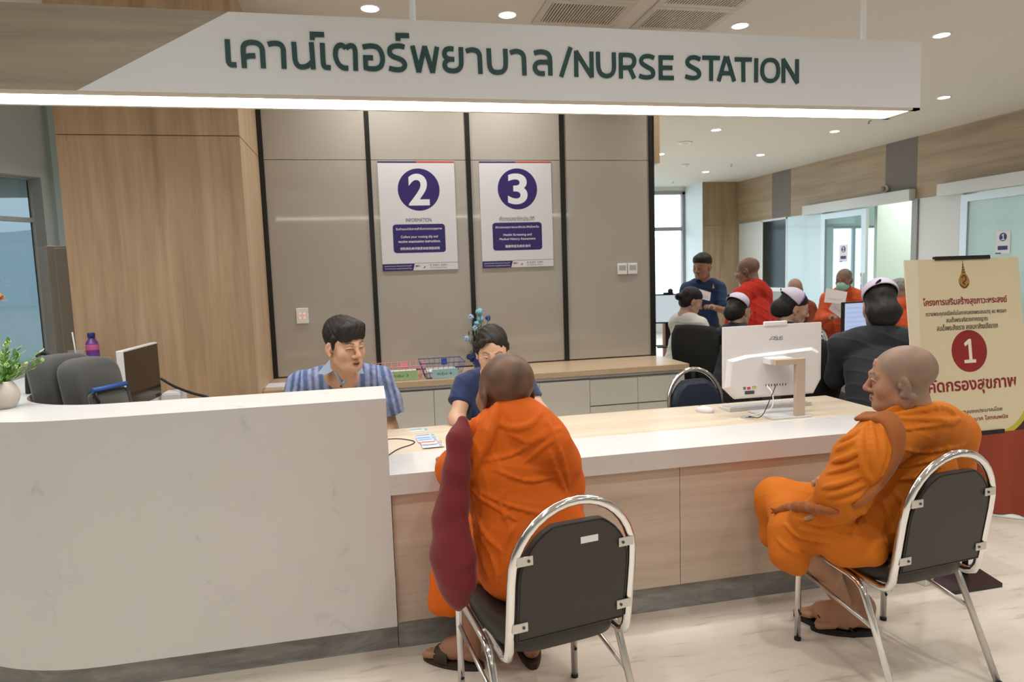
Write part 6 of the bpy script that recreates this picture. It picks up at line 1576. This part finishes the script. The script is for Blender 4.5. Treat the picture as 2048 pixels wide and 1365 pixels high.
# ================================================================== THE ROOM BEYOND: furniture
def desk(label, cx, cy, w, d, rz=0.):
    t = thing('office_desk', label, 'desk', (cx, cy, 0), rz)
    MB().box(-w/2, w/2, -d/2, d/2, .715, .74, b=.003).build('tabletop', M['grey_white'], t)
    for sx in (-1, 1):
        MB().box(sx*(w/2-.04)-.015, sx*(w/2-.04)+.015, -d/2+.04, d/2-.04, 0, .716).build('side_panel', M['frame_grey'], t)
    MB().box(-w/2+.06, w/2-.06, d/2-.06, d/2-.045, .30, .716).build('modesty_panel', M['frame_grey'], t)
    return t
desk('white office desk before the woman in the white blouse', 3.42, 5.60, .60, .45, -PI/2)
desk('white office desk under the lit screen beside the dark-jacketed nurse', 4.42, 5.02, 1.1, .6, .15)
def screen(label, p, rz, w, h, lit, cam_=False, zt=.74):
    t = thing('desk_monitor', label, 'monitor', (p.x, p.y, zt), rz)
    zc = p.z-zt
    MB().box(-w/2, w/2, 0, .035, zc-h/2, zc+h/2, b=.004).build('case', M['rubber_black'], t)
    MB().box(-w/2+.012, w/2-.012, -.002, .001, zc-h/2+.015, zc+h/2-.012).build('screen', lit, t)
    MB().box(-.03, .03, .03, .05, 0.01, zc).build('stand', M['rubber_black'], t); MB().box(-.12, .12, -.07, .12, 0, .012, b=.003).build('foot', M['rubber_black'], t)
    if cam_:
        MB().ball((0.02, 0, zc+h/2+.03), .026, 12, 8).build('webcam', M['rubber_black'], t); MB().box(-.05, .05, 0, .03, zc+h/2, zc+h/2+.016, b=.003).build('webcam_clip', M['rubber_black'], t)
    else:
        m = MB()
        for k in range(5): m.box(-w/2+.03, -w/2+.03+w*(.35+.1*((k*3) % 4)), -.0026, -.0021, zc+h/2-.06-.04*k, zc+h/2-.045-.04*k)
        m.build('text_lines', plain('screen_text', (.12, .20, .42), .5, emit=(.36, .46, .74), es=.7), t)
sw = plain('screen_white', (.1, .1, .1), .2, emit=(.72, .82, .88), es=.62); sb = plain('screen_blue', (.1, .1, .1), .2, emit=(.50, .60, .85), es=.7)
screen('black-rimmed screen with a webcam on top at the taupe wall\'s end', px(1337, 618, d=6.9), -.35, .42, .30, sw, True)
screen('lit blue-white screen in front of the masked person', px(1728, 634, d=5.9), .1, .44, .27, sb)
t = thing('table_partition', 'pale pink cardboard screen standing before the webcam monitor', 'partition', tuple(px(1338, 720, d=7.4).xy)+(0,), .2)
MB().box(-.07, .07, 0, .02, .0, 1.18, b=.002).build('panel', plain('pink_board', (.62, .42, .37), .6), t); MB().box(-.09, .09, -.1, .12, 0, .02).build('foot', M['frame_grey'], t)
def office_chair(label, x, y, rz, top):
    t = thing('office_chair', label, 'chair', (x, y, 0), rz)
    bk = plain('chair_mesh', (.012, .012, .011), .8, bump=(900, .5, .001))
    V = []; F = []; nu, nv = 9, 12
    for j in range(nv+1):
        v = j/nv; z = .55+(top-.55)*v; w = .215+.025*math.sin(v*2.6)-.03*max(0, v-.85)/.15
        for i in range(nu+1):
            u = -1+2*i/nu; V.append((u*w, -.22-.06*v+.05*(1-u*u)*-.6-.03*math.sin(v*PI), z-.012*u*u*(v > .9)))
    for j in range(nv):
        for i in range(nu): a = j*(nu+1)+i; F.append((a, a+1, a+nu+2, a+nu+1))
    o = MB().add(V, F, 0, True).build('backrest', bk, t); sm = o.modifiers.new('s', 'SOLIDIFY'); sm.thickness = .022
    MB().box(-.24, .24, -.22, .24, .43, .50, b=.028).build('seat', bk, t)
    MB().tube([(0, -.10, .42), (0, -.26, .44), (0, -.30, .56), (0, -.29, .7)], .022, 8).build('back_bar', M['rubber_black'], t)
    MB().lathe([(.026, .1), (.026, .42)], n=12).build('gas_column', M['rubber_black'], t)
    for k in range(5):
        a = 2*PI*k/5; c, s_ = math.cos(a), math.sin(a)
        MB().tube([(0, 0, .10), (.28*c, .28*s_, .075)], [.024, .016], 8).build('base_spoke', M['rubber_black'], t)
        MB().ball((.28*c, .28*s_, .03), .03, 10, 6).build('caster', M['rubber_black'], t)
    for q in (-1, 1): MB().tube([(q*.22, .02, .45), (q*.28, .02, .47), (q*.28, .02, .66), (q*.28, .1, .68), (q*.28, -.12, .68)], .014, 8).build('armrest', M['rubber_black'], t)
    return t
q = px(1404, 720, d=5.65); office_chair('black mesh office chair behind the woman in the white blouse', q.x+.23, q.y+.22, -1.1, 1.07)
q = px(1668, 740, d=4.35); office_chair('black office chair half hidden by the white computer, beside the dark-jacketed nurse', q.x-.16, q.y+.30, .1, 1.06)

# ================================================================== THE ROOM BEYOND: people
def far_person(label, hp, d, yaw, pitch=-.1, byaw=None, seated=True, skin=(.42, .24, .15), hair=None, top=None, kind='jacket', s=1., hands=None, scalp=None, h=.0075, wide=1., roll=0., extra=None, bottom=None, fat=.2, female=False, hcol=(.013, .011, .011)):
    hd = px(*hp, d=d); byaw = yaw if byaw is None else byaw
    T, R = frame((hd.x, hd.y, hd.z), yaw, pitch, roll, s)
    B, RB = frame((hd.x, hd.y, hd.z), byaw, 0, 0, s)
    nb = (T(0, -.055, -.175)+B(0, -.055, -.185))/2; hz = hd.z
    pz = .56 if seated else max(.80, hz-.70); lean = .10 if seated else .0
    G = lambda x, y, z: np.array([*(B(x, y, 0)[:2]), z])       # body frame, absolute height
    zn = nb[2]
    pel = G(0, -.09-lean, pz); che = G(0, -.06-lean*.3, zn-.20); shR, shL = G(.152*wide, -.05, zn-.055), G(-.152*wide, -.05, zn-.055)
    t = thing('person', label, 'person', (float(pel[0]), float(pel[1]), 0))
    def arm(sg):
        if hands == 'paper': return (G(sg*.215, .04, zn-.30), G(sg*.10, .27, zn-.24))
        if seated: return (G(sg*.215, .06, zn-.28), G(sg*.14, .32, max(.79, zn-.42)))
        return (G(sg*.215, -.03, zn-.31), G(sg*.22, .08, zn-.52))
    v = Vol()
    v.cone(T(0, -.025, -.05), nb, .052 if female else .058, .056, .03); v.cone(nb, shL, .05, .05, .05); v.cone(nb, shR, .05, .05, .05); v.ell(che, (.125*wide, .08, .13), RB, .05); v.cone(che, pel, .09, .11, .06)
    add_head(v, T, R, s, fat=fat, jaw=.9)
    for sg, sh in ((1, shR), (-1, shL)):
        e, a = arm(sg); v.chain([sh, e, a], [.048, .040, .028], .03); dd = a-e; add_hand(v, a, dd, (0, 0, 1) if hands != 'paper' else tuple(RB @ V3((0, .3, 1))), .95, .5, side=sg)
    feet = []
    for sg in (1, -1):
        if seated: k = G(sg*.11, .33, .50); f = G(sg*.11, .28, 0)
        else: k = G(sg*.10, -.05, .46); f = G(sg*.10, -.12, 0)
        an = add_foot(v, Vector((f[0], f[1], .0)), tuple(RB @ V3((0, 1, 0)))[:2], .98); v.cone(pel+RB @ V3((sg*.08, 0, 0)), k, .08, .055, .04); v.cone(k, V3(an), .052, .036, .03); feet.append((k, V3(an), sg))
    ft = face_tint(T, R, s, skin, scalp, lip=tuple(np.array(skin)*np.array((.95, .6, .62))), stub=.8)
    volume_object('body', v, min(h, .006), SKIN, t, tint=ft)
    r = Vol()
    if kind == 'robe':
        r.ell(che, (.17*wide, .13, .17), RB, .06); r.ell((che+pel)/2, (.18*wide, .145, .2), RB, .08); r.ell(pel, (.19*wide, .16, .14), RB, .08)
        for sh in (shL, shR): r.chain([nb+V3((0, 0, .028)), (nb+sh)/2+V3((0, 0, .022)), sh], [.076, .078, .075], .05)
        for sg, sh in ((1, shR), (-1, shL)): e, a = arm(sg); r.chain([sh, e, e*.35+a*.65], [.085, .085, .06], .05)
        for k, an, sg in feet:
            r.cone(pel+RB @ V3((sg*.06, 0, 0)), k, .13, .10, .08); r.cone(k, an+V3((0, 0, .14)), .105, .10, .08)
        r.half((0, 0, .17), (0, 0, -1), .01)
        c0 = che.copy()
        def dp(P): return fold(P, (16, 10, 34), .010, c0, (.3, .3, .4), 1.4, 7., d, 3.)+fold(P, (30, -22, 4), .012, pel, (.4, .4, .7), 1., 5., 2.+d, 2.)+.002*nz(P, 40., 1.)
        volume_object('robe', r, h, top, t, disp=dp, pad=.014)
    else:
        ln = {'jacket': .9, 'blouse': .5, 'polo': .5}[kind]
        r.ell(che, (.150*wide, .120, .17), RB, .06); r.ell((che+pel)/2, (.145*wide, .125, .2), RB, .08); r.ell(pel+V3((0, 0, .06)), (.165*wide, .14, .12), RB, .07)
        for sh in (shL, shR): r.chain([nb+V3((0, 0, .012 if kind == 'jacket' else -.012)), (nb+sh)/2+V3((0, 0, .008)), sh], [.066, .068, .066], .05)
        for sg, sh in ((1, shR), (-1, shL)):
            e, a = arm(sg)
            if ln > .8: r.chain([sh, e, e*.12+a*.88], [.068, .060, .045], .04)
            else: r.chain([sh, sh*.25+e*.75], [.070, .072], .04)
        def dp(P): return fold(P, (20, 14, 30), .005, None, None, 1.4, 7., d, 4.)+.001*nz(P, 50., 1.)
        volume_object({'jacket': 'jacket', 'blouse': 'blouse', 'polo': 'polo_shirt'}[kind], r, h, top, t, disp=dp, pad=.008)
        q = Vol(); q.ell(pel, (.17*wide, .145, .12), RB, .05)
        for k, an, sg in feet: q.cone(pel+RB @ V3((sg*.08, 0, 0)), k, .105, .085, .05); q.cone(k, an+V3((0, 0, .02)), .085, .07, .04)
        volume_object('trousers', q, .011, bottom or M['trouser_dark'], t)
    if hair:
        hh = Vol(); E = lambda c, rr, k=.02, op='+': hh.ell(T(*c), np.array(rr)*s, R, k, op)
        E((0, -.018, .048), (.084, .107, .090)); hh.half(T(0, .068, .044), R @ V3((0, .70, -.70)), .01)
        if hair == 'short': E((0, .040, .080), (.066, .048, .042), .03); hh.half(T(0, .074, .040), R @ V3((0, .66, -.75)), .01); hh.half(T(0, -.05, -.06), R @ V3((0, .18, -1)), .012)
        else:
            E((0, -.05, -.02), (.076, .07, .075), .03)
            if hair == 'bun': E((0, -.135, -.005), (.040, .036, .036), .01)
            if hair == 'net': E((0, -.085, -.055), (.092, .065, .060), .04); E((0, -.06, -.09), (.07, .06, .05), .04)
            if hair == 'net2': E((0, -.11, -.03), (.06, .06, .07), .03)
        for q in (-1, 1): E((q*.09, .0, -.015), (.020, .024, .03), .008, '-')
        col = hcol
        volume_object('hair', hh, min(h, .006), M['hair'], t, tint=hair_tint(col), disp=lambda P: .0016*nz(P, 120., 1.), pad=.005)
    if extra: extra(T, R, s, t)
    add_eyes(T, R, s, t)
    return t, T, R, G
lil = plain('cap_lilac', (.60, .54, .66), .6); pur = plain('cap_purple', (.26, .17, .48), .6)
def nurse_cap(T, R, s, t):
    c = Vol(); c.ell(T(0, -.035, .062), np.array((.094, .108, .092))*s, R, .01); c.ell(T(0, -.035, .058), np.array((.087, .101, .086))*s, R, .004, '-')
    c.half(T(0, .022, .08), R @ V3((0, 1, -.35)), .003); c.half(T(0, -.05, .055), R @ V3((0, -.55, -1)), .003)
    volume_object('nurse_cap', c, .0042, lil, t)
    b = Vol(); b.ell(T(0, -.035, .063), np.array((.0965, .1105, .0945))*s, R, .01); b.ell(T(0, -.035, .058), np.array((.088, .102, .087))*s, R, .004, '-')
    b.half(T(0, .026, .08), R @ V3((0, 1, -.35)), .002); b.half(T(0, .010, .08), R @ V3((0, -1, .35)), .002); b.half(T(0, 0, .055), R @ V3((0, 0, -1)), .003)
    volume_object('cap_edge', b, .0042, pur, t)
    MB().ball((0, 0, 0), (.011*s, .006*s, .030*s), 10, 8, M4=Matrix.Translation(Vector(T(-.035, -.118, .10))) @ Matrix([list(x) for x in R]).to_4x4() @ Matrix.Rotation(.7, 4, 'X') @ Matrix.Rotation(.5, 4, 'Y')).build('cap_ribbon', M['rubber_black'], t, world=True)
jk = plain('jacket_black', (.012, .014, .020), .75, bump=(300, .2, .0008), sheen=.1)
rad = math.radians
far_person('standing man in a navy polo shirt reading a paper near the far window', (1405, 533), 7.4, rad(118), -.22, rad(150), False, (.34, .19, .12), 'short', plain('polo_navy', (.014, .035, .10), .8), 'polo', 1.10, 'paper', h=.008, wide=1.02)
c = px(1400, 586, d=7.08)
t = thing('paper_sheet', 'sheet of paper held by the man in the navy polo', 'paper', tuple(c), rad(-30))
MB().prism([(-.11, -.03), (.10, -.085), (.11, .0), (-.105, .07)], lambda u, v, q: (u, q+v*.5, v), 0, .002).build('sheet', plain('paper_pinkish', (.66, .58, .60), .6), t); MB().prism([(-.09, -.02), (.08, -.065), (.085, -.03), (-.085, .02)], lambda u, v, q: (u, q+v*.5-.0015, v), 0, .001).build('print', plain('paper_print', (.56, .50, .52), .6), t)
em_ = px(1424, 573, d=7.18)
tag(MB().prism([(-.012, -.02), (.012, -.02), (.006, .0), (0, .025), (-.006, 0)], lambda u, v, q: (em_.x+u, em_.y+q-.03, em_.z+v), 0, .004).build('shirt_badge', plain('badge_gold', (.50, .33, .16), .5)), 'small gold emblem on the navy polo shirt\'s chest', 'badge')
def specs(T, R, s, t):
    g = MB()
    for q in (-1, 1):
        g.tube([tuple(T(q*.034+.024*math.cos(a), .106, -.002+.018*math.sin(a))) for a in [2*PI*k/14 for k in range(14)]], .0014, 5, closed=True)
        g.tube([tuple(T(q*.058, .103, .002)), tuple(T(q*.082, .0, .004))], .0015, 5)
    g.build('glasses', M['chrome'], t, world=True)
far_person('shaven standing person in a scarlet robe seen from behind with glasses', (1496, 543), 6.6, rad(42), -.25, rad(20), False, (.30, .165, .105), None, robe_red, 'robe', 1.06, None, (.11, .07, .05), h=.008, wide=1.0, extra=specs)
far_person('seated woman in a white blouse with a low black bun looking down', (1383, 603), 6.5, rad(-98), -.42, rad(-70), True, (.44, .27, .19), 'bun', plain('blouse_white', (.62, .60, .55), .75), 'blouse', 1.0, None, h=.008, female=True)
far_person('nurse in a black jacket and lilac cap, left of the two facing right', (1478, 622), 5.6, rad(-66), -.2, rad(-45), True, (.46, .29, .21), 'net2', jk, 'jacket', .97, None, h=.0075, extra=lambda *a: (nurse_cap(*a), specs(*a)), female=True)
far_person('nurse in a black jacket and lilac cap in profile, above the white computer', (1588, 617), 5.0, rad(-108), -.30, rad(-80), True, (.46, .28, .20), 'net2', jk, 'jacket', .97, None, h=.0072, extra=nurse_cap, female=True)
far_person('broad nurse in a black jacket and lilac cap seen from behind by the easel', (1758, 612), 4.1, rad(-24), -.30, rad(-34), True, (.46, .29, .2), 'net', jk, 'jacket', 1.06, None, h=.0065, wide=1.30, extra=nurse_cap, female=True)
far_person('bald seated person in a rust-brown robe beyond the nurses', (1590, 580), 8.2, rad(150), -.35, None, True, (.40, .215, .14), None, robe_dark, 'robe', 1.06, None, (.26, .15, .105), h=.009)
far_person('grey-haired seated person in an orange robe beyond the broad nurse', (1797, 580), 8.6, rad(10), -.1, None, True, (.36, .2, .14), 'short', robe_mix, 'robe', 1.08, None, h=.009, hcol=(.24, .24, .235))
def face_mask(T, R, s, t):
    c = Vol(); c.ell(T(0, .048, -.058), np.array((.070, .070, .066))*s, R, .01); c.ell(T(0, .030, -.058), np.array((.066, .066, .062))*s, R, .004, '-'); c.half(T(0, .06, -.020), R @ V3((0, -.25, 1)), .004)
    m = MB()
    c.ell(T(0, .098, -.05), np.array((.036, .030, .042))*s, R, .03)
    volume_object('face_mask', c, .0045, plain('mask_green', (.28, .52, .42), .7), t)
    for q in (-1, 1): m.tube([tuple(T(q*.058, .07, -.03)), tuple(T(q*.082, .01, .01))], .0015, 5)
    m.build('mask_loop', M['trim_white'], t, world=True)
far_person('shaven standing person in a green face mask and vermilion robe holding papers', (1688, 560), 7.9, rad(120), -.22, rad(140), False, (.26, .135, .09), None, robe_mix, 'robe', 1.03, 'paper', (.13, .08, .06), h=.009, wide=1.1, extra=face_mask)
c = px(1672, 592, d=7.55)
t = thing('paper_sheet', 'upper white paper held by the masked person', 'paper', tuple(c), rad(-35))
MB().prism([(-.12, -.07), (.09, -.09), (.115, .04), (-.10, .085)], lambda u, v, q: (u, q+v*.4, v), 0, .002).build('sheet', plain('paper_warm', (.66, .60, .58), .6), t); MB().prism([(-.09, -.04), (.06, -.055), (.065, -.04), (-.085, -.02)], lambda u, v, q: (u, q+v*.4-.0015, v), 0, .001).build('print', M['paper_print'], t)
c = px(1676, 615, d=7.65)
t = thing('paper_sheet', 'lower white paper under the one held by the masked person', 'paper', tuple(c), rad(-25))
MB().prism([(-.10, -.02), (.02, -.12), (.12, .05), (-.04, .08)], lambda u, v, q: (u, q+v*.3, v), 0, .002).build('sheet', M['paper_warm'], t); MB().prism([(-.05, .0), (.02, -.06), (.03, -.04), (-.04, .02)], lambda u, v, q: (u, q+v*.3-.0015, v), 0, .001).build('print', M['paper_print'], t)
